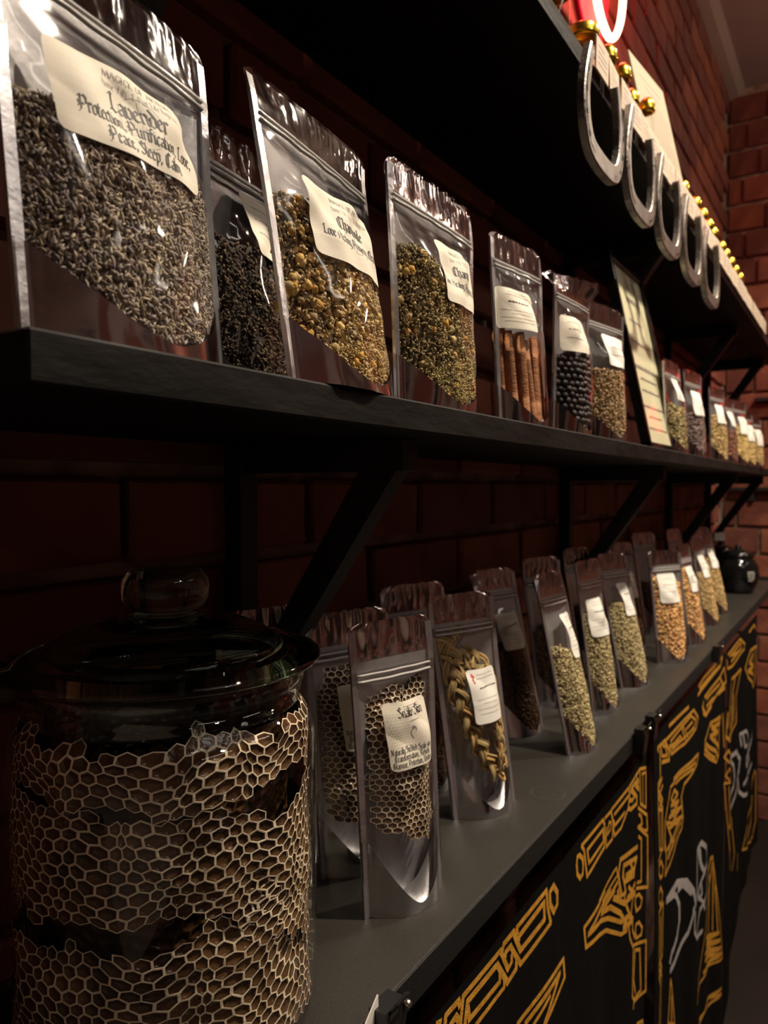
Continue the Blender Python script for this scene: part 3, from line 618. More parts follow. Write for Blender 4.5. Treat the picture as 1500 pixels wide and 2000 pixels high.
# far pouches on the middle shelf
gold_ = [(.50, .36, .16), (.62, .46, .22), (.40, .28, .12)]; red_ = [(.20, .09, .06), (.28, .13, .08), (.14, .06, .05)]; yel = [(.60, .44, .17), (.68, .52, .24), (.50, .36, .14)]
FAR = [(-.259, 1.275, -2, 3, .108, .150, (-.02, .025, .085, .125), olive, .075, 'stemmy olive herb', 'just beyond the framed menu'),
       (-.262, 1.455, -6, 2, .103, .158, (-.03, .035, .075, .120), [(.16, .11, .10), (.22, .16, .14)], .075, 'grey-brown powder', 'second beyond the framed menu'),
       (-.262, 1.72, -8, 2, .100, .158, (-.03, .02, .08, .120), gold_, .095, 'golden resin grains', 'third beyond the framed menu'),
       (-.262, 1.87, -8, 2, .100, .150, (-.02, .03, .085, .12), red_, .075, 'reddish-brown bark', 'fourth beyond the framed menu'),
       (-.256, 2.02, -9, 2, .100, .158, (-.03, .02, .075, .118), yel, .095, 'yellow grains', 'fifth beyond the framed menu'),
       (-.256, 2.16, -9, 2, .100, .145, (-.03, .03, .065, .108), yel, .080, 'pale yellow chips', 'sixth beyond the framed menu'),
       (-.252, 2.30, -12, 2, .100, .140, (-.025, .035, .060, .105), gold_, .075, 'tan chips', 'last before the far wall')]
for k, (x, y, yw, ln_, w_, h_, bx, cl, fh, what, where) in enumerate(FAR):
    e, p = pouch('pouch of %s, %s on the middle shelf' % (what, where), x, y, MZ, yw, ln_, w_, h_, 60+k, .018, (16, 20), box=bx, lmat='wlabel')
    fill(p, 'dried_herb', what+' inside the pouch '+where, 'dried herb', e, [(CH, 500, (.0042, .003, .002), cl), (SP, 300, (.008, .0014, .0014), cl)], lambda a, fh=fh: fh+.003*np.sin(a*90+fh*900), tuple(c*.5 for c in cl[0]))
# ---- snake skin: net of raised scale edges over sunken membranes
def scale_net(S, u0, u1, lo, hi, cw, ch, seed, name, rim=.87, wrap=False, deep=.0011, mw=None):
    V = []; Fc = []; MI = []; nu = int(round((u1-u0)/cw)); cw = (u1-u0)/nu; vmin = min(lo(u0+(u1-u0)*k/40) for k in range(41)); vmax = max(hi(u0+(u1-u0)*k/40) for k in range(41)); j = int(vmin/(ch*.75))-1
    def warp(u, v):
        q = Vector((math.cos(u/(u1-u0)*6.2832)*3, math.sin(u/(u1-u0)*6.2832)*3, v*22+seed)) if wrap else Vector((u*25, v*25, seed))
        n1 = noise.noise_vector(q*1.3); n2 = noise.noise_vector(q*4.0+Vector((9, 3, 1)))
        return u+(n1.x*.7+n2.x*.14)*cw, v+(n1.y*.8+n2.y*.12)*ch
    hexo = [(0, .5), (.5, .25), (.5, -.25), (0, -.5), (-.5, -.25), (-.5, .25)]
    while j*ch*.75 < vmax:
        for i in range(nu):
            u, v = u0+(i+.5*(j % 2))*cw, j*ch*.75
            if not (lo(u) <= v <= hi(u)): continue
            ring = [warp(u+a*cw, v+b*ch) for a, b in hexo]; cu = sum(r[0] for r in ring)/6; cv = sum(r[1] for r in ring)/6; b0 = len(V)
            rm = rim+rnd.uniform(-.05, .05)
            for k, (sc_, d) in enumerate(((1, 0), (rm, .0001), (rm*.93, -deep))):
                for r in ring: V.append(S(cu+(r[0]-cu)*sc_, cv+(r[1]-cv)*sc_, d))
            V.append(S(cu, cv, -deep*.3))
            for k in range(6):
                k2 = (k+1) % 6; Fc += [(b0+k, b0+k2, b0+6+k2, b0+6+k), (b0+6+k, b0+6+k2, b0+12+k2, b0+12+k), (b0+12+k, b0+12+k2, b0+18)]; MI += [0, 1, 1]
        j += 1
    o = mk(name, V, Fc, [M['net'], M['memb']], None, mi=MI, smooth=True)
    if mw is not None: o.matrix_world = mw
    return o
JX, JY = -.340, .291
j_ = empty('glass_jar', (JX, JY, -.3148)); tag(j_, 'big lidded clear glass jar of shed snake skin on the lowest shelf', 'jar')
MB().lathe([(0, .006), (.070, .004), (.078, .003), (.0845, .010), (.0872, .022), (.0876, .10), (.0876, .160), (.0865, .174), (.082, .184), (.0768, .1895)], 160).build('jar_body', M['jarglass'], j_, smooth=True)
MB().lathe([(0, .0005), (.072, .0005), (.080, .003), (.0835, .010), (.078, .012), (0, .010)], 64).build('jar_base', M['lid'], j_, smooth=True)
lid = MB().lathe([(.0001, .2345), (.030, .2350), (.045, .2318), (.058, .2250), (.0645, .2195), (.0665, .2165), (.068, .206), (.0715, .206), (.0735, .2145), (.0880, .2142), (.0895, .2152),
 (.0900, .2172), (.0885, .2192), (.083, .2210), (.074, .2222), (.0685, .2230), (.066, .2250), (.060, .2295), (.050, .2345), (.038, .2385), (.030, .2400), (.0275, .2420), (.0225, .2426), (.0185, .2418), (.0001, .2412)], 160).build('jar_lid', M['lid'], j_, smooth=True)
MB().lathe([(.0001, .2414), (.0160, .2415), (.0180, .2421), (.0165, .2430), (.0170, .2440), (.0215, .2462), (.0242, .2505), (.0250, .2560), (.0240, .2620), (.0205, .2670), (.0140, .2695), (.0001, .2702)], 96).build('lid_knob', M['lid'], lid, smooth=True)
MB().lathe([(.0745, .190), (.0768, .1905), (.0780, .1935), (.0772, .1960), (.0785, .1985), (.0775, .2010), (.0800, .2035), (.0808, .2080), (.0795, .2125), (.0760, .2132), (.0742, .2110)], 160, closed=True).build('jar_neck', M['lidfilm'], j_, smooth=True)
def jarS(R0, amp, seed):
    def S(u, v, d):
        a = u/R0; q = Vector((math.cos(a)*2.2, math.sin(a)*2.2, v*26+seed)); n = noise.noise(q)*amp+noise.noise(q*3.1)*amp*.35
        r = min(R0+n+d, .0855-max(0, v-.177)*.6); return (r*math.cos(a), r*math.sin(a), v)
    return S
R0 = .0820; FA = -.709  # facing the camera
def ang(u): 
    a = (u/R0-FA+math.pi) % (2*math.pi)-math.pi; return a
T2 = 2*math.pi*R0; jm = Matrix.Translation((JX, JY, -.3148))
def bump_(x, c, w): return math.exp(-((x-c)/w)**2)
g1 = lambda u: bump_(ang(u), .85, .36)
lo1 = lambda u: .157-.004*math.sin(ang(u)*1.5)+.008*g1(u)
hi2 = lambda u: .155-.004*math.sin(ang(u)*1.5)-.008*g1(u)
lo2 = lambda u: .105-.004*abs(ang(u)) if ang(u) < .25 else .100-.05*(ang(u)-.25)
hi3 = lambda u: .0925+.006*ang(u) if ang(u) < .10 else min(.118, .0935+.05*(ang(u)-.10))
bands = [(lambda u: lo1(u)+.001*math.sin(u*300), lambda u: .1885-.003*math.cos(u*60), 3, .0018, 'uppermost loop of pale netted snake skin inside the glass jar'),
         (lambda u: lo2(u)+.0012*math.sin(u*260), hi2, 8, .0030, 'wide middle loop of pale netted snake skin inside the glass jar'),
         (lambda u: .012, lambda u: hi3(u)+.0015*math.sin(u*220), 15, .0040, 'lowest crumpled loop of pale netted snake skin inside the glass jar')]
for lo, hi, sd, am, lb in bands:
    o = scale_net(jarS(R0, am, sd), 0, T2, lo, hi, .0089, .0075, sd, 'snake_skin', wrap=True, mw=jm); tag(o, lb, 'snake skin')
for (R1, lo, hi, sd) in ((.068, .015, .185, 30),):
    o = scale_net(jarS(R1, .004, sd), 0, 2*math.pi*R1, lambda u: lo, lambda u: hi, .0095, .0078, sd, 'snake_skin', wrap=True, mw=jm); o.data.materials[0] = M['memb']; tag(o, 'inner roll of netted snake skin, glimpsed between the outer loops in the jar', 'snake skin')  # scale edges coloured membrane brown, painting in the shade of the gaps
# ---- lowest shelf, front row
e, p = pouch('narrow pouch of snake skin with a printed label beside the glass jar', -.289, .475, LZ, -15.8, 4, .085, .214, 21, .021, (44, 60), gus=.26, crease=1.3, flapw=1.5, box=(-.021, .0240, .1055, .1535), text=snake_label, zipt=.80)
mw = Matrix.Translation(e.location) @ Matrix.Rotation(e.rotation_euler.z, 4, 'Z')
def pS(p, off, sd, amp):
    def S(u, v, d):
        n = float(p.nf(u, v))-off+noise.noise(Vector((u*60, v*60, sd)))*amp+d; n = min(n, float(p.nf(u, v))-.0006); return tuple(p.P(u, v, n).tolist())
    return S
tag(scale_net(pS(p, .004, 5, .0035), -.031, .033, lambda u: .052+.35*max(0, -u)+.003*math.sin(u*300), lambda u: .150+.9*u-8*u*u, .0062, .0052, 5, 'snake_skin', rim=.88, mw=mw), 'folded piece of netted snake skin inside the narrow labelled pouch', 'snake skin')
tag(scale_net(pS(p, .0085, 9, .004), -.028, .035, lambda u: .09, lambda u: .185-.4*abs(u-.015)-.003*math.sin(u*400), .0070, .0056, 9, 'snake_skin', rim=.89, mw=mw), 'upper crumpled wisp of snake skin in the narrow labelled pouch', 'snake skin')
e, p = pouch('narrow pouch of braided dried grass beside the ring mark', -.306, .655, LZ, -19.7, 10.3, .089, .211, 22, .021, (40, 54), gus=.24, crease=1., flapw=1.5, box=(-.0155, .0265, .087, .1375), lmat='wlabel', text=small_label(81, True), zipt=.82)
mw = Matrix.Translation(e.location) @ Matrix.Rotation(e.rotation_euler.z, 4, 'Z')
def cat(pts, n):
    pts = [np.array(q, float) for q in pts]; pts = [2*pts[0]-pts[1]]+pts+[2*pts[-1]-pts[-2]]; out = []
    for s in np.linspace(0, len(pts)-3-1e-6, n):
        i = int(s); f_ = s-i; a, b, c, d = pts[i:i+4]; out.append(.5*((2*b)+(-a+c)*f_+(2*a-5*b+4*c-d)*f_*f_+(-a+3*b-3*c+d)*f_**3))
    return out
path = cat([(-.036, .172), (-.030, .150), (-.026, .125), (-.021, .10), (-.014, .078), (-.004, .056), (.010, .038), (.021, .040), (.026, .060), (.027, .085), (.022, .115), (.012, .139), (-.004, .148), (-.017, .142), (-.026, .128)], 120)
bv_, bf_, bc_ = [], [], []; gcols = [(.48, .33, .13), (.32, .22, .09), (.60, .44, .20), (.24, .20, .09), (.50, .26, .09), (.40, .34, .16)]
for st in range(3):
    for k in range(17):
        ox, oy = rnd.uniform(-.0022, .0022), rnd.uniform(-.0012, .0012); pts = []
        for i, c in enumerate(path):
            tn = path[min(i+1, 119)]-path[max(i-1, 0)]; tn = tn/np.linalg.norm(tn); pn = np.array([-tn[1], tn[0]]); ph = i/120*2*math.pi*6.5+st*2.094
            fr = 1+2.2*max(0, .10-i/120)*10*.4*(k-8)/8
            lat = .0078*math.sin(ph)+ox*1.6*(1+3*max(0, .12-i/120)*8); dep = .0038*math.sin(2*ph)+oy
            a, t = c+pn*lat*(1 if i > 12 else 1+.12*(12-i)); a = float(np.clip(a, -.037, .037)); n = min(float(p.nf(a, t))*.60+dep, float(p.nf(a, t))-.0012)
            pts.append(p.P(a, t, n).tolist())
        m = MB().tube(pts, .00075, 5); b = len(bv_); bv_ += m.v; bf_ += [tuple(b+i for i in f) for f in m.f]; c = np.array(rnd.choice(gcols))*rnd.uniform(.7, 1.3); bc_ += [c]*len(m.v)
for k in range(46):      # cut ends splaying at the top left, loose blades at the bottom right
    if k < 24: a0, t0, a1, t1 = -.034+rnd.uniform(-.003, .010), .150, -.034+rnd.uniform(-.004, .020), .178-rnd.uniform(0, .012)
    else: a0, t0, a1, t1 = .016+rnd.uniform(-.006, .012), .034+rnd.uniform(0, .012), .026+rnd.uniform(-.012, .010), .075+rnd.uniform(0, .02)
    pts = [p.P(a0+(a1-a0)*s, t0+(t1-t0)*s, p.nf(a0+(a1-a0)*s, t0+(t1-t0)*s)-.002-.004*rnd.random()).tolist() for s in (0, .33, .66, 1)]
    m = MB().tube(pts, .0006, 4); b = len(bv_); bv_ += m.v; bf_ += [tuple(b+i for i in f) for f in m.f]; c = np.array(rnd.choice(gcols))*rnd.uniform(.9, 1.7); bc_ += [c]*len(m.v)
o = mk('grass_braid', bv_, bf_, M['content'], None, col=np.array(bc_), smooth=True); o.matrix_world = mw; tag(o, 'folded braid of tan dried grass inside the clear narrow pouch', 'braid')
grn = [(.42, .35, .18), (.56, .47, .26), (.30, .25, .13), (.62, .53, .31), (.38, .29, .14)]; org = [(.66, .42, .17), (.74, .50, .22), (.56, .33, .13), (.60, .30, .16)]; str_ = [(.62, .44, .20), (.52, .36, .15), (.70, .52, .27)]
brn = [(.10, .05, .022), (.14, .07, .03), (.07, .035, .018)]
ROW = [('L', -.282, .874, -4.8, 11.9, .078, .214, (-.004, .0270, .1105, .1625), grn, .118, 'chopped pale herb', 'front row, third past the glass jar', 1),
       ('L', -.303, 1.041, -5.9, 7.4, .081, .213, (-.029, .018, .1075, .159), grn, .135, 'pale green stems', 'front row, fourth past the glass jar', 0),
       ('L', -.302, 1.208, -16.5, 12.6, .086, .212, (-.011, .02, .1115, .1625), grn, .130, 'fine green herb', 'front row, fifth past the glass jar', 0),
       ('L', -.284, 1.405, -27.7, 6.6, .086, .201, (-.0295, .017, .1075, .159), org, .150, 'orange resin lumps', 'front row, sixth past the glass jar', 2),
       ('L', -.281, 1.602, -6, 7.9, .085, .200, (-.02, .022, .105, .155), org, .150, 'amber resin', 'front row, just past the orange resin', 2),
       ('L', -.290, 1.834, -8, 10, .085, .198, (-.022, .02, .11, .16), str_, .115, 'straw-coloured chips', 'front row, second past the orange resin', 0),
       ('L', -.297, 2.012, -9, 10.7, .085, .200, (-.022, .02, .115, .165), str_, .135, 'pale straw chips', 'front row, last before the black pots', 0),
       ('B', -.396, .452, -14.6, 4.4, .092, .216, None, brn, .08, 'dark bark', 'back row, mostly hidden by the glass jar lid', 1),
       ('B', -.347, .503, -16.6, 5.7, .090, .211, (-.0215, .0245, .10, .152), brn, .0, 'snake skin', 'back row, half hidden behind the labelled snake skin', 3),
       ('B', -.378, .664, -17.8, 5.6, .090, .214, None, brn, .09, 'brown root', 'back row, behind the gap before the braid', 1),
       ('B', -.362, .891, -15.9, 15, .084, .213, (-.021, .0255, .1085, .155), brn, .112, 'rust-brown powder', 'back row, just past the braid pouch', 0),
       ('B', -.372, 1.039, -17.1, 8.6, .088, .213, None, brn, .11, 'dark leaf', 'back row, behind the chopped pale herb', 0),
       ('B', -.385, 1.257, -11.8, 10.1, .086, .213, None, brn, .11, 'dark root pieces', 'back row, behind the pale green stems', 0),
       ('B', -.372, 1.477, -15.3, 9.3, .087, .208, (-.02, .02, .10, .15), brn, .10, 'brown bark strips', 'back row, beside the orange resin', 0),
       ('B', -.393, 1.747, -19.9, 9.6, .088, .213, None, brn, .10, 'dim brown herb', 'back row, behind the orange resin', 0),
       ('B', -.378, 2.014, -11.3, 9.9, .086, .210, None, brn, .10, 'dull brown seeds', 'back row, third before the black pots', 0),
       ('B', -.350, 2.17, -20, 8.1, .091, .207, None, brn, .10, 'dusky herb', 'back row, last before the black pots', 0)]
for k, (rw, x, y, yw, ln_, w_, h_, bx, cl, fh, what, where, kind) in enumerate(ROW):
    near = y < 1.3; rs = (26, 36) if near else (16, 22)
    e, p = pouch('narrow pouch of %s, %s' % (what, where), x, y, LZ, yw, ln_, w_, h_, 100+k, .019, rs, gus=.22, flapw=1.5, box=bx, lmat='wlabel' if rw == 'L' else 'label', text=(snake_label if kind == 3 else small_label(120+7*k)) if bx and near else (faint_label(90+k) if bx else None))
    if kind == 3:
        mw = Matrix.Translation(e.location) @ Matrix.Rotation(e.rotation_euler.z, 4, 'Z')
        tag(scale_net(pS(p, .005, 17, .004), -.033, .034, lambda u: .045, lambda u: .165, .0068, .0056, 17, 'snake_skin', rim=.88, mw=mw), 'shadowed snake skin in the back pouch behind the labelled one', 'snake skin'); continue
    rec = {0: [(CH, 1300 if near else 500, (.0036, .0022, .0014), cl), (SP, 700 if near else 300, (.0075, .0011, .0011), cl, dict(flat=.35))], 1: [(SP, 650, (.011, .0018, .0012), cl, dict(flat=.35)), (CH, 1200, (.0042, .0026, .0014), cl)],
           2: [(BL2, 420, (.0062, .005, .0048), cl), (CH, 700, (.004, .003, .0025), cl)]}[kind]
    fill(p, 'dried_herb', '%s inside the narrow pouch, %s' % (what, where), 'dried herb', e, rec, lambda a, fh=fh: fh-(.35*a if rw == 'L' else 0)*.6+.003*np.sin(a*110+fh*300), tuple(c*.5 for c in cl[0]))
# ---- two black glazed pots at the far end of the lowest shelf
def pot(x, y, s, label, marks):
    o = empty('black_pot', (x, y, -.3149)); tag(o, label, 'pot')
    MB().lathe([(a*s, b*s) for a, b in [(0, 0), (.038, 0), (.044, .004), (.056, .03), (.061, .055), (.058, .082), (.048, .1), (.042, .106), (.047, .112), (.047, .116), (.040, .116), (.038, .108)]], 40).build('body', M['blackgloss'], o, smooth=True)
    MB().lathe([(a*s, b*s) for a, b in [(.046, .1165), (.046, .12), (.03, .128), (.012, .131), (.008, .134), (.011, .139), (.007, .145), (.0001, .146)]], 32).build('lid', M['blackgloss'], o, smooth=True)
    if marks:
        vs = []; fs = []
        for ln_, (z, wd) in enumerate([(.068, .020), (.062, .020), (.055, .018), (.048, .014), (.042, .014)]):
            for q in scribble(wd, 0, 0, .0042, 300+ln_):
                b = len(vs)
                for a, t in q:
                    an = -.82+a/.06; r = .0622*s*(1-((z+t-.055)/.09)**2*.6); vs.append((r*math.cos(an), r*math.sin(an), (z+t)*s))
                fs.append((b, b+1, b+2, b+3))
        mk('printed_text', vs, fs, M['wlabel'], o)
    return o
pot(-.312, 2.44, .98, 'round glossy black lidded pot with small white print near the far wall', True)
pot(-.385, 2.60, .98, 'glossy black pot half hidden behind the printed pot', False)
t = MB().box(-.001, .001, -.022, .022, 0, .026, bev=.0004).build('place_card', M['wlabel'], None, (-.385, 2.585, -.3149+.1435)); t.rotation_euler = (0, 0, R_(-35)); tag(t, 'small white card standing on the farther black pot', 'card')
# ---------------------------------------------------------------- top shelf: spice jars, cards, horseshoes, leaning sign
UZ = .4347
o = empty('spice_jar', (-.283, .862, UZ)); tag(o, 'wide glass jar with a broad shiny gold lid nearest on the top shelf edge', 'jar')
MB().lathe([(.0001, 0), (.0165, 0), (.0185, .002), (.0185, .070), (.0175, .078), (.0160, .083), (.0160, .088)], 32).build('glass_body', M['jarglass'], o, smooth=True)
MB().lathe([(.0001, .002), (.0172, .002), (.0174, .055), (.0001, .057)], 24).build('filling', M['cinnamon'], o, smooth=True)
MB().lathe([(.0172, .084), (.0192, .0845), (.0196, .087), (.0192, .095), (.0176, .0975), (.0001, .0985)], 36).build('gold_lid', M['gold'], o, smooth=True)
o = empty('spice_jar', (-.283, .770, UZ)); tag(o, 'glass jar with a gold lid cut off by the upper edge of the view', 'jar')
MB().lathe([(.0001, 0), (.0145, 0), (.0155, .002), (.0155, .075), (.0140, .083), (.0140, .088)], 32).build('glass_body', M['jarglass'], o, smooth=True)
MB().lathe([(.0152, .084), (.0168, .0845), (.0172, .087), (.0168, .095), (.0156, .0975), (.0001, .0985)], 32).build('gold_lid', M['gold'], o, smooth=True)
js = [(.953, -.280), (1.005, -.276), (1.075, -.283), (1.110, -.270), (1.193, -.283), (1.266, -.280), (1.345, -.285), (1.44, -.285), (1.531, -.28), (1.601, -.28), (1.671, -.28), (1.727, -.28), (1.836, -.28), (1.90, -.28), (1.975, -.28), (2.052, -.28), (2.13, -.28)]
proto = None
for k, (y, x) in enumerate(js):
    if proto is None:
        o = proto = empty('spice_vial', (x, y, UZ))
        MB().lathe([(.0001, .0), (.0085, 0), (.0095, .002), (.0095, .090), (.0080, .098), (.0062, .101), (.0062, .107)], 20).build('glass_body', M['jarglass'], o, smooth=True)
        MB().lathe([(.0001, .002), (.0086, .002), (.0087, .07), (.0001, .071)], 16).build('filling', M['content'], o, smooth=True)
        MB().lathe([(.0085, .101), (.0112, .1015), (.0118, .105), (.0112, .113), (.0085, .119), (.0045, .1225), (.0001, .1235)], 24).build('gold_lid', M['gold'], o, smooth=True)
    else:
        o = proto.copy(); C.objects.link(o); o.location = (x, y, UZ)
        for ch in list(proto.children): c = ch.copy(); C.objects.link(c); c.parent = o
    ordn = ['first', 'second', 'third', 'fourth', 'fifth', 'sixth', 'seventh', 'eighth', 'ninth', 'tenth', 'eleventh', 'twelfth', 'thirteenth', 'fourteenth', 'fifteenth', 'sixteenth', 'last'][k]
    tag(o, 'slim gold-lidded vial on the top shelf, %s past the wide jar' % ordn, 'vial', 'gold-lidded vials on the top shelf')
# cream cards propped in a line along the shelf edge
cm = None; k = 0; y = .757
names = []
while y < 2.28:
    o = empty('tag_card', (XF+.004, y+.021, .4245)); W_ = .0215
    if cm is None:
        b = MB().box(0, .0018, -W_, W_, 0, .034, bev=.0005); card = b.build('card', M['tagcard'], o)
        b = MB()
        for zz in (.008, .014, .019, .025): b.add([(.0019, -.015, zz), (.0019, .015-.01*(zz > .02), zz), (.0019, .015-.01*(zz > .02), zz+.0018), (.0019, -.015, zz+.0018)], [(0, 1, 2, 3)])
        b.build('printed_text', M['greyink'], card); cm = card
    else:
        c = cm.copy(); C.objects.link(c); c.parent = o
        for ch in cm.children: d = ch.copy(); C.objects.link(d); d.parent = c
    o.rotation_euler = (0, R_(rnd.uniform(-3, 1)), R_(rnd.uniform(-3, 3)))
    tag(o, 'small cream card with faint print in the line along the top shelf edge', 'card', 'cream cards along the top shelf edge'); y += .0475; k += 1
# horseshoes
def horseshoe(y0, y1, zb, zt, label):
    w_ = (y1-y0)/2; h = zt-zb; zoff = .008; e = empty('horseshoe', (XF+.011, (y0+y1)/2, zb)); tag(e, label, 'horseshoe', 'steel horseshoes hanging from the top shelf')
    wf = w_; w_ = (w_-.0085)/.94
    pts = cat([(-w_*.68, h*.995), (-w_*.83, h*.80), (-w_*.94, h*.55), (-w_*.88, h*.30), (-w_*.62, h*.125), (0, h*.085), (w_*.62, h*.125), (w_*.88, h*.30), (w_*.94, h*.55), (w_*.83, h*.80), (w_*.68, h*.995)], 56)
    def sweep(halfw, x0, x1, i0=0, i1=None, off=0):
        sub = pts[i0:i1]; vs = []; fs = []; n = len(sub)
        for i, c in enumerate(sub):
            tn = sub[min(i+1, n-1)]-sub[max(i-1, 0)]; tn = tn/np.linalg.norm(tn); pn = np.array([tn[1], -tn[0]]); c = c+pn*off; u = (i+i0)/55; hw = halfw*(.80+.45*math.sin(math.pi*u)**2)
            bv = min(.0012, (x1-x0)*.3)
            for lat, x in ((-hw+bv, x1), (-hw, x1-bv), (-hw, x0), (hw, x0), (hw, x1-bv), (hw-bv, x1)): q = c+pn*lat; vs.append((x, q[0], q[1]))
            if i:
                for k in range(6): fs.append(((i-1)*6+k, (i-1)*6+(k+1) % 6, i*6+(k+1) % 6, i*6+k))
        fs += [tuple(range(5, -1, -1)), tuple(range((n-1)*6, n*6))]
        return vs, fs
    v, f_ = sweep(.0080, -.0040, .0040); mk('shoe', v, f_, M['steel'], e)
    v1, f1 = sweep(.0012, .0041, .0044, 5, 24, .003); v2, f2 = sweep(.0012, .0041, .0044, 32, 51, .003); mk('fuller_groove', v1, f1, M['memb'], e); mk('fuller_groove', v2, f2, M['memb'], e)
    for i in (7, 11, 15, 19, 36, 40, 44, 48):
        tn = pts[i+1]-pts[i-1]; tn = tn/np.linalg.norm(tn); pn = np.array([tn[1], -tn[0]]); c = pts[i]+pn*.003; q = [c+tn*.0024+pn*.0014, c-tn*.0024+pn*.0014, c-tn*.0024-pn*.0014, c+tn*.0024-pn*.0014]
        mk('nail_hole', [(x, a[0], a[1]) for x in (.0043, .0047) for a in q], [(3, 2, 1, 0), (4, 5, 6, 7)]+[(i_, (i_+1) % 4, 4+(i_+1) % 4, 4+i_) for i_ in range(4)], M['hole'], e)
    for sgn in (-1, 1): MB().tube([(0, sgn*w_*.84, h*.84), (-.001, sgn*w_*.72, h*.86), (-.006, sgn*w_*.60, h*.90)], .0007, 5).build('wire_loop', M['string'], e)
for (y0, y1, zb, zt, s) in ((.694, .830, .318, .425, 'nearest of the row'), (.843, .981, .316, .430, 'second of the row'), (.991, 1.137, .316, .432, 'middle of the row'), (1.153, 1.302, .316, .433, 'fourth of the row'), (1.318, 1.476, .315, .434, 'farthest of the row')):
    horseshoe(y0, y1, zb, zt, 'grey steel horseshoe hanging from the top shelf edge, '+s)
# leaning cream sign
e = empty('leaning_sign', (-.2455, 1.185, UZ), R_(-6)); tag(e, 'cream sheet of small print leaning back on the top shelf under the red neon', 'sign')
ln2 = R_(12.5)
s_ = sb('card', M['signcard'], e, (-.0025, .0, -.0745, .0745, 0, .208), lean=ln2, bev=.0006); b = MB()
for k in range(19):
    for q in scribble(.115 if k % 6 else .08, .002, .016+k*.0075, .0028, 400+k): b.add(shear([(.0003, a, t) for a, t in q], ln2), [(0, 1, 2, 3)])
for q in scribble(.06, .0, .170, .008, 450)+scribble(.09, 0, .183, .005, 451): b.add(shear([(.0003, a, t) for a, t in q], ln2), [(0, 1, 2, 3)])
b.build('printed_text', M['greyink'], s_)
# ---------------------------------------------------------------- red neon above the top shelf
e = empty('neon_sign', (WX, 1.415, .808)); tag(e, 'glowing red neon loop on the brick wall above the horseshoes', 'neon sign')
def yz(l): return cat(l, 60)
loop = yz([(-.110, .36), (-.108, .25), (-.100, .13), (-.070, .06), (-.010, .035), (.045, .06), (.088, .13), (.100, .25), (.100, .36)])
arc = yz([(-.26, .33), (-.235, .20), (-.215, .12), (-.20, .09)])
for path_ in (loop, arc):
    pts = [(.045, a, b) for a, b in path_]
    MB().tube(pts, .0068, 12).build('glowing_tube', M['neoncore'], e, smooth=True)
bk = MB()
bk.prism([(a, b) for a, b in loop], 'x', .012, .016); bk.build('red_backing', M['redacrylic'], e)
MB().tube([(.045, .012, .040), (.04, .028, -.06), (.035, .040, -.12), (.03, .034, -.35)], .0022, 8).build('power_lead', M['redacrylic'], e, smooth=True)
for yy, zz in ((-.09, .1), (.09, .2)): MB().tube([(.012, yy, zz), (.042, yy, zz)], .003, 8).build('tube_support', M['zip'], e)
for y, z, en in ((1.40, .93, 4.2), (1.15, 1.0, 2.0), (1.5, 1.15, 2.2)):
    l = bpy.data.lights.new('neon_light', 'POINT'); l.energy = en; l.color = (1, .05, .04); l.shadow_soft_size = .05; o = bpy.data.objects.new('neon_light', l); o.location = (WX+.09, y, z); C.objects.link(o)
l = bpy.data.lights.new('unseen_red_light', 'POINT'); l.energy = .5; l.color = (1, .04, .03); l.shadow_soft_size = .08; o = bpy.data.objects.new('unseen_red_light', l); o.location = (.0, 3.02, .42); C.objects.link(o)  # red light put in out of view to redden the far wall
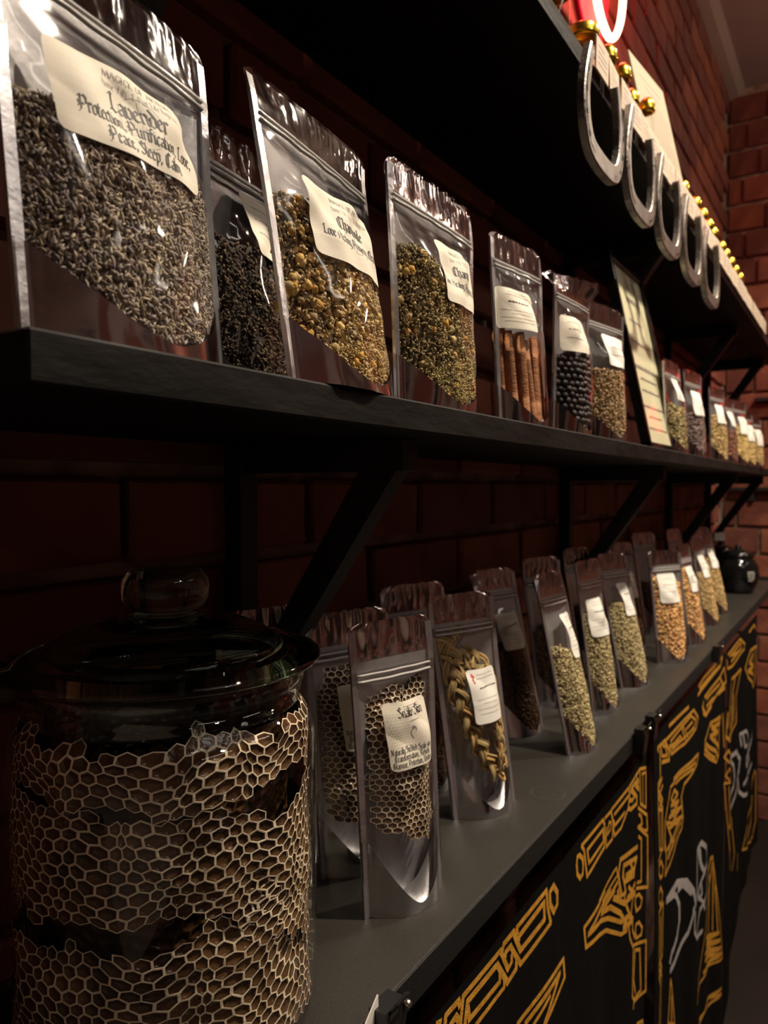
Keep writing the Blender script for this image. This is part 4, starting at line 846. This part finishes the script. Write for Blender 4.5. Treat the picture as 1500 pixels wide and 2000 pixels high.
# ---------------------------------------------------------------- printed cloths hung from the lowest shelf
PRINT=[(0,1,4.5,[716,-367,725,-374,727,-382,725,-390,717,-391,709,-383,707,-373,709,-366]),(0,0,4,[739,-399,730,-368,722,-360,796,-362,803,-370,805,-396,739,-399]),(0,0,4,[746,-388,740,-372,798,-373,800,-388,746,-388]),(0,0,4,[803,-363,827,-364,837,-380,836,-399,813,-399,809,-386,811,-377]),(0,1,3,[814,-386,821,-374,829,-378,827,-385,816,-386]),(0,0,4,[830,-363,901,-363,907,-374,901,-388,870,-400,844,-399,837,-385]),(0,0,4,[842,-373,902,-373]),(0,0,4,[885,-387,844,-387,839,-380]),(0,0,4,[905,-363,954,-357,984,-365]),(0,0,5,[905,-380,921,-385,934,-383,910,-369,933,-367,948,-379]),(0,0,5,[901,-388,914,-394,942,-397,941,-388,917,-370]),(0,0,5,[940,-365,948,-371,934,-371,950,-382]),(0,0,3.5,[954,-360,960,-404,985,-418,984,-371,965,-367]),(0,0,2.5,[969,-369,971,-410]),(0,0,4,[949,-405,989,-429,992,-450,976,-445,954,-431,968,-433,964,-422,953,-415]),(0,0,4,[950,-430,992,-458,994,-527,947,-508]),(0,0,4,[954,-444,966,-452,968,-508,950,-502]),(0,0,5.5,[948,-455,870,-438,863,-453,869,-468,876,-482]),(0,0,5.5,[945,-468,884,-451,882,-463,888,-473,935,-486]),(0,0,7,[945,-467,935,-478,895,-469]),(0,0,5,[914,-459,935,-484]),(0,0,3.5,[853,-441,787,-448]),(0,0,3,[855,-441,860,-452,803,-456]),(0,0,5,[860,-461,825,-466]),(0,0,4,[888,-475,895,-489,867,-482,855,-476]),(0,0,5,[939,-498,926,-501,940,-512,906,-501]),(0,0,5,[908,-488,926,-502,902,-499]),(0,0,4.5,[811,-448,783,-451,729,-447,734,-470,785,-485,822,-499,878,-532,902,-539]),(0,0,5,[835,-459,765,-461,742,-461,795,-474,830,-489,878,-517,901,-524]),(0,0,6,[850,-466,798,-467,836,-479,874,-504,888,-519]),(0,0,6,[863,-472,867,-482,848,-474,890,-500,939,-510]),(0,0,5,[890,-485,890,-497,912,-523]),(0,0,7,[912,-523,898,-524,888,-528,912,-536,930,-540,908,-523]),(0,0,4,[894,-519,922,-528,929,-512,939,-508]),(0,1,4,[959,-521,972,-533,967,-541,948,-538,942,-526,943,-517]),(0,1,4,[960,-558,974,-572,971,-580,950,-574,944,-564,947,-555]),(0,0,4,[909,-534,916,-556,931,-574,989,-597,992,-666,938,-650,935,-656]),(0,0,4,[930,-540,930,-553,942,-570]),(0,0,4,[935,-577,930,-638,938,-647,972,-654,966,-597,943,-586,937,-622,945,-642]),(0,0,4,[935,-650,935,-664,950,-677,1002,-694,993,-678,977,-673,981,-684,954,-674,946,-662]),(0,0,4,[936,-674,1002,-706,1003,-719]),(0,0,4,[955,-689,982,-701,982,-706]),(0,1,5,[642,-364,652,-375,652,-386,643,-389,634,-378,632,-366]),(0,0,4.5,[559,-366,557,-360,624,-360,627,-377,635,-395,567,-396,548,-373,545,-369,535,-369,535,-373]),(0,0,5,[562,-373,562,-370,618,-368,619,-384,566,-384,550,-360,531,-360,529,-364]),(0,0,4.5,[548,-378,548,-384,541,-386,525,-362,460,-360,456,-378]),(0,0,5,[558,-389,558,-395,541,-397,519,-370,467,-368,463,-382]),(0,0,4.5,[525,-380,525,-387,470,-383,468,-373]),(0,0,4,[534,-392,534,-397,481,-394]),(0,0,4.5,[433,-364,434,-358,453,-359,455,-364]),(0,0,5,[441,-369,449,-368,453,-373]),(0,0,4,[421,-356,427,-358]),(0,0,4.5,[563,-445,669,-447,673,-467,620,-480]),(0,0,5,[579,-454,659,-455,617,-479]),(0,0,4,[595,-465,632,-461]),(0,0,5,[1055,-364,1052,-359,1096,-362,1121,-382,1126,-399,1080,-388]),(0,0,4,[1066,-368,1070,-408,1055,-411,1057,-448,1088,-459,1096,-521]),(0,0,4,[1081,-411,1055,-418,1087,-445,1057,-448,1069,-509]),(0,0,4,[1086,-423,1060,-430,1088,-457]),(0,0,3,[1079,-458,1082,-510]),(0,0,4,[1083,-365,1101,-372,1112,-388,1079,-379,1070,-363]),(0,0,4.5,[1101,-363,1310,-372,1350,-395,1331,-409,1241,-409,1141,-395,1125,-379,1207,-394]),(0,0,4,[1134,-374,1286,-376,1330,-394,1312,-402,1229,-398,1145,-389]),(0,0,4,[1140,-384,1207,-387,1224,-398]),(0,0,4,[1251,-388,1299,-389]),(0,0,4,[1211,-371,1246,-404]),(0,0,3,[1222,-373,1264,-405]),(0,0,5,[1123,-348,1183,-351,1266,-356]),(0,0,4.5,[1163,-440,1355,-460,1342,-473,1246,-476,1230,-491,1244,-531,1239,-546,1180,-556]),(0,0,4,[1168,-444,1329,-466]),(0,0,4,[1179,-453,1304,-469]),(0,0,4,[1163,-440,1169,-447,1139,-444,1108,-483,1110,-527]),(0,0,5,[1145,-464,1169,-459,1202,-477,1145,-474,1213,-492,1132,-488,1231,-508,1132,-504,1238,-526,1125,-533]),(0,0,4,[1145,-464,1214,-508,1146,-483,1216,-530,1117,-489,1164,-538]),(0,0,3,[1154,-545,1233,-534]),(0,0,3.5,[1067,-494,1068,-509,1091,-517,1057,-521]),(0,1,4,[1083,-531,1101,-549,1096,-558,1076,-553,1061,-539,1063,-529]),(0,1,4,[1079,-567,1100,-586,1098,-596,1075,-591,1060,-578,1059,-566]),(0,0,4,[1110,-606,1058,-593,1060,-686,1078,-707,1064,-757]),(0,0,4,[1107,-604,1106,-680,1059,-671,1101,-709,1096,-714,1087,-772]),(0,0,5,[1079,-609,1076,-671,1101,-698,1066,-692]),(0,0,4,[1090,-618,1090,-670]),(0,0,4,[1108,-511,1122,-541,1117,-568,1206,-551]),(0,0,5,[1146,-526,1134,-549,1172,-537]),(0,0,4,[1545,-721,1573,-793,1615,-889,1629,-919,1659,-984,1500,-921,1403,-894,1360,-904]),(0,0,4,[1534,-718,1487,-771,1453,-824,1426,-845,1377,-892]),(0,0,5,[1546,-736,1510,-800,1474,-846]),(0,0,5,[1552,-746,1558,-875]),(0,0,5,[1567,-790,1593,-893]),(0,0,5,[1527,-753,1525,-862]),(0,0,6,[1474,-850,1605,-903,1475,-863,1618,-925,1456,-868,1632,-948,1457,-881,1646,-967,1440,-894,1500,-917]),(0,1,4,[1165,-751,1156,-815,1197,-840,1173,-767]),(0,0,5,[1174,-782,1176,-827]),(0,0,4,[1729,-1065,1525,-979,1444,-952,1372,-949]),(0,0,4,[1729,-1067,1667,-1072,1488,-1018]),(0,0,5,[1640,-1038,1505,-989,1409,-972]),(0,0,5,[1528,-1013,1642,-1051,1548,-1007]),(0,0,5,[1408,-963,1506,-997]),(1,0,8,[1132,-612,1164,-613,1211,-623,1270,-646,1312,-682,1330,-710,1310,-714]),(1,0,7,[1138,-614,1184,-627,1212,-645,1235,-670,1237,-695]),(1,0,9,[1226,-639,1255,-643,1295,-674]),(1,0,7,[1237,-695,1217,-712,1169,-712,1160,-721]),(1,0,7,[1314,-716,1284,-738,1233,-743,1164,-736]),(1,0,7,[1346,-711,1349,-628,1392,-631,1449,-663,1471,-697,1424,-697,1395,-672,1384,-643,1366,-637]),(1,0,8,[1366,-637,1385,-661,1405,-682]),(1,0,6,[1434,-701,1406,-702,1363,-711,1382,-728,1408,-730,1397,-703]),(1,0,5,[1462,-703,1466,-754,1429,-757,1391,-732]),(1,0,6,[1438,-758,1392,-753,1350,-769]),(1,0,6,[1322,-722,1321,-755,1351,-782,1419,-805]),(1,0,6,[1429,-761,1439,-773]),(0,0,4,[1606,-441,1615,-531,1722,-554]),(0,0,6,[1675,-473,1660,-517,1700,-537]),(0,0,5,[1626,-461,1643,-533]),(0,0,6,[1713,-468,1708,-513]),(0,0,5,[1823,-495,1838,-532,1711,-540]),(0,0,7,[1766,-481,1770,-517,1690,-529]),(0,1,4,[1682,-551,1724,-576,1695,-583,1645,-555]),(0,1,4,[1696,-594,1729,-617,1699,-623,1658,-598]),(0,0,4,[1730,-635,1650,-612,1689,-722,1715,-779]),(0,0,4,[1731,-636,1740,-733,1699,-720,1742,-749,1746,-793]),(0,0,6,[1690,-633,1714,-724]),(0,0,5,[1398,-401,1427,-412,1495,-413]),(0,0,5,[1389,-386,1405,-404]),(0,0,5,[1599,-461,1497,-444,1416,-455,1411,-477,1555,-538,1580,-532,1582,-459]),(0,0,7,[1591,-469,1506,-457,1566,-481,1492,-469,1551,-498,1578,-514]),(0,0,7,[1424,-463,1552,-515,1571,-532]),(0,0,6,[1417,-470,1545,-527]),(0,0,6,[1498,-449,1549,-473,1542,-492]),(0,0,5,[1354,-342,1402,-338,1609,-341,1586,-354,1379,-354,1349,-356]),(0,0,5,[1367,-349,1563,-350]),(0,0,5,[1412,-375,1580,-376,1636,-368,1656,-401,1552,-402,1427,-410,1394,-390,1400,-380]),(0,0,5,[1432,-383,1582,-389]),(0,0,5,[1433,-397,1515,-401]),(0,0,6,[1589,-380,1640,-411,1568,-406]),(0,0,5,[1685,-351,1868,-349,1947,-375,1937,-385,1752,-388,1679,-379,1669,-360]),(0,0,5,[1713,-360,1879,-360,1892,-374,1733,-375]),(0,0,5,[1750,-365,1871,-376]),(0,0,6,[1746,-416,1898,-426,1868,-448,1819,-468,1826,-528]),(0,0,7,[1795,-426,1759,-454,1729,-516]),(0,0,5,[1737,-421,1706,-469]),(0,0,8,[1779,-459,1785,-517]),(0,0,6,[1615,-409,1676,-431,1617,-428,1669,-446,1619,-447,1688,-470,1612,-458,1623,-487]),(0,0,5,[1689,-472,1674,-501]),(0,0,5,[1484,-443,1596,-458]),(0,0,5,[1967,-347,2213,-346,2203,-379,2106,-370,2007,-384,1968,-357]),(0,0,5,[2029,-360,2131,-357,2160,-372]),(0,0,6,[2196,-426,2060,-411,1955,-435,2018,-470,2168,-530,2192,-505,2182,-427]),(0,0,8,[2114,-430,2039,-439,2132,-465,2016,-454,2135,-489,2124,-505]),(0,0,7,[2140,-426,2150,-496]),(0,1,3.5,[1683,-554,1725,-578,1685,-579,1645,-556]),(1,0,8,[1744,-594,1780,-595,1859,-609,1917,-645,1906,-673]),(1,0,7,[1744,-592,1809,-626,1825,-659]),(1,0,7,[1825,-659,1814,-676,1759,-683]),(1,0,7,[1899,-670,1869,-699,1787,-715]),(1,0,6,[1928,-616,1910,-584,1968,-590,2033,-625,2003,-633,1958,-627,1939,-592]),(1,0,7,[2131,-620,2100,-646,2054,-662,1977,-659,1979,-680,2057,-688,2038,-666]),(1,0,7,[2109,-715,2061,-721,1983,-714,1954,-718]),(1,0,7,[1894,-684,1912,-722,1957,-746,2003,-756]),(1,0,5,[2010,-690,2033,-747]),(0,0,5,[2222,-771,2125,-835,1999,-842,1959,-879]),(0,0,5,[2232,-779,2242,-919,2210,-952,1959,-881]),(0,0,8,[2194,-834,2169,-914]),(0,0,8,[2162,-855,2067,-899]),(0,0,5,[2233,-989,2074,-951,1996,-949]),(0,0,6,[2216,-996,2148,-1016]),(0,0,4,[1545,-721,1509,-733]),(0,0,4,[1796,-739,1845,-843,1822,-872]),(0,0,5,[1901,-867,1891,-902]),(0,0,4,[1716,-771,1733,-832])]
def cx(y, z):
    k = min(1, max(0, (-z-.35)/.25)); return -.2315+.0035*k*math.sin(y*19+1)+.002*k*math.sin(y*47+z*5)
def cloth(label, y0, y1, top, bottom=lambda y: -1.15, edge=lambda z: 0):
    e = empty('printed_cloth', (-.2315, y0, -.34)); tag(e, label, 'cloth', None); vs = []; fs = []; na, nt = 60, 50
    for s in (0, 1):
        for j in range(nt+1):
            for i in range(na+1):
                u = i/na; y = y0+(y1-y0)*u; zt = top(y); z = zt+(bottom(y)-zt)*j/nt; y += edge(z)*u; vs.append((cx(y, z)-(.0010 if s else 0)+.2315, y-y0, z+.34))
    N_ = (na+1)*(nt+1)
    for s in (0, 1):
        for j in range(nt):
            for i in range(na): b = s*N_+j*(na+1)+i; q = (b, b+1, b+na+2, b+na+1); fs.append(q if s else q[::-1])
    body = mk('fabric', vs, fs, M['cloth'], e, smooth=True)
    for sil in (0, 1):
        v, f = [], []
        for (k, cl, wd, q) in PRINT:
            pts = [(q[i]/1000, q[i+1]/1000) for i in range(0, len(q), 2)]; my = sum(a for a, b in pts)/len(pts)
            if k != sil or not (y0-.012 <= my < y1+.004) or max(a-edge(b) for a, b in pts) > y1+.006 or min(b-bottom(a) for a, b in pts) < 0: continue
            fine = []
            for a, b in zip(pts, pts[1:]+(pts[:1] if cl else [])):
                n = max(1, int(math.hypot(b[0]-a[0], b[1]-a[1])/.012)); fine += [(a[0]+(b[0]-a[0])*i/n, a[1]+(b[1]-a[1])*i/n) for i in range(n)]
            if not cl: fine.append(pts[-1])
            for quad in ribbon(fine, wd/1000*(1.4 if k else 1.22 if my > 1.05 else 1.08), cl):
                b = len(v); v += [(cx(a, t)+.0004+.2315, a-y0, t+.34) for a, t in quad]; f.append((b, b+1, b+2, b+3))
        if v: mk('silver_print' if sil else 'gold_print', v, f, M['silverprint' if sil else 'goldprint'], body)
    return e
cloth('black cloth with gold angular print hanging nearest under the lowest shelf', -.30, .988, lambda y: -.351+.022*max(0, (y-.90)/.088)**2-.001*math.sin(y*30))
cloth('middle black cloth with gold border and a silver looping emblem', 1.028, 1.655, lambda y: -.3385-.0015*math.sin(y*20))
cloth('farthest black cloth with gold print and a small silver emblem', 1.672, 2.19, lambda y: -.3385, edge=lambda z: min(.08, max(0, -z-.338)*.14), bottom=lambda y: -.985-.16*max(0, min(1, (1.93-y)/.23)))
# clips and the white ticket at the shelf edge
cp = None
for y, z, s in ((.362, -.318, 'beside the white ticket'), (.962, -.318, 'at the corner of the nearest cloth'), (1.018, -.316, 'just past the corner of the nearest cloth'), (1.545, -.318, 'on the middle cloth')):
    if cp is None:
        o = cp = empty('binder_clip', (XF+.007, y, z))
        MB().prism([(-.0055, -.020), (.0060, -.020), (.0085, .004), (.0060, .012), (-.0055, .012)], 'y', -.010, .010).build('clip_body', M['clip'], o)
        MB().tube([(.006, -.006, .010), (.012, -.006, .018), (.013, 0, .021), (.012, .006, .018), (.006, .006, .010)], .0011, 6).build('clip_handle', M['clip'], o)
        MB().lathe([(.0001, .0), (.0024, .0), (.0028, .0015), (.0018, .003), (.0001, .0034)], 14, c=(.0095, .009, .008)).build('pin_head', M['pin'], o, smooth=True)
    else:
        o = cp.copy(); C.objects.link(o); o.location = (XF+.007, y, z)
        for ch in list(cp.children): c = ch.copy(); C.objects.link(c); c.parent = o
    tag(o, 'small black clip on the lowest shelf edge, '+s, 'clip', 'black clips on the lowest shelf edge')
t = MB().prism([(.296, -.345), (.356, -.299), (.358, -.375), (.296, -.42)], 'x', XF+.0045, XF+.0055); tag(t.build('price_ticket', M['wlabel']), 'blank white paper ticket clipped below the lowest shelf edge', 'ticket')
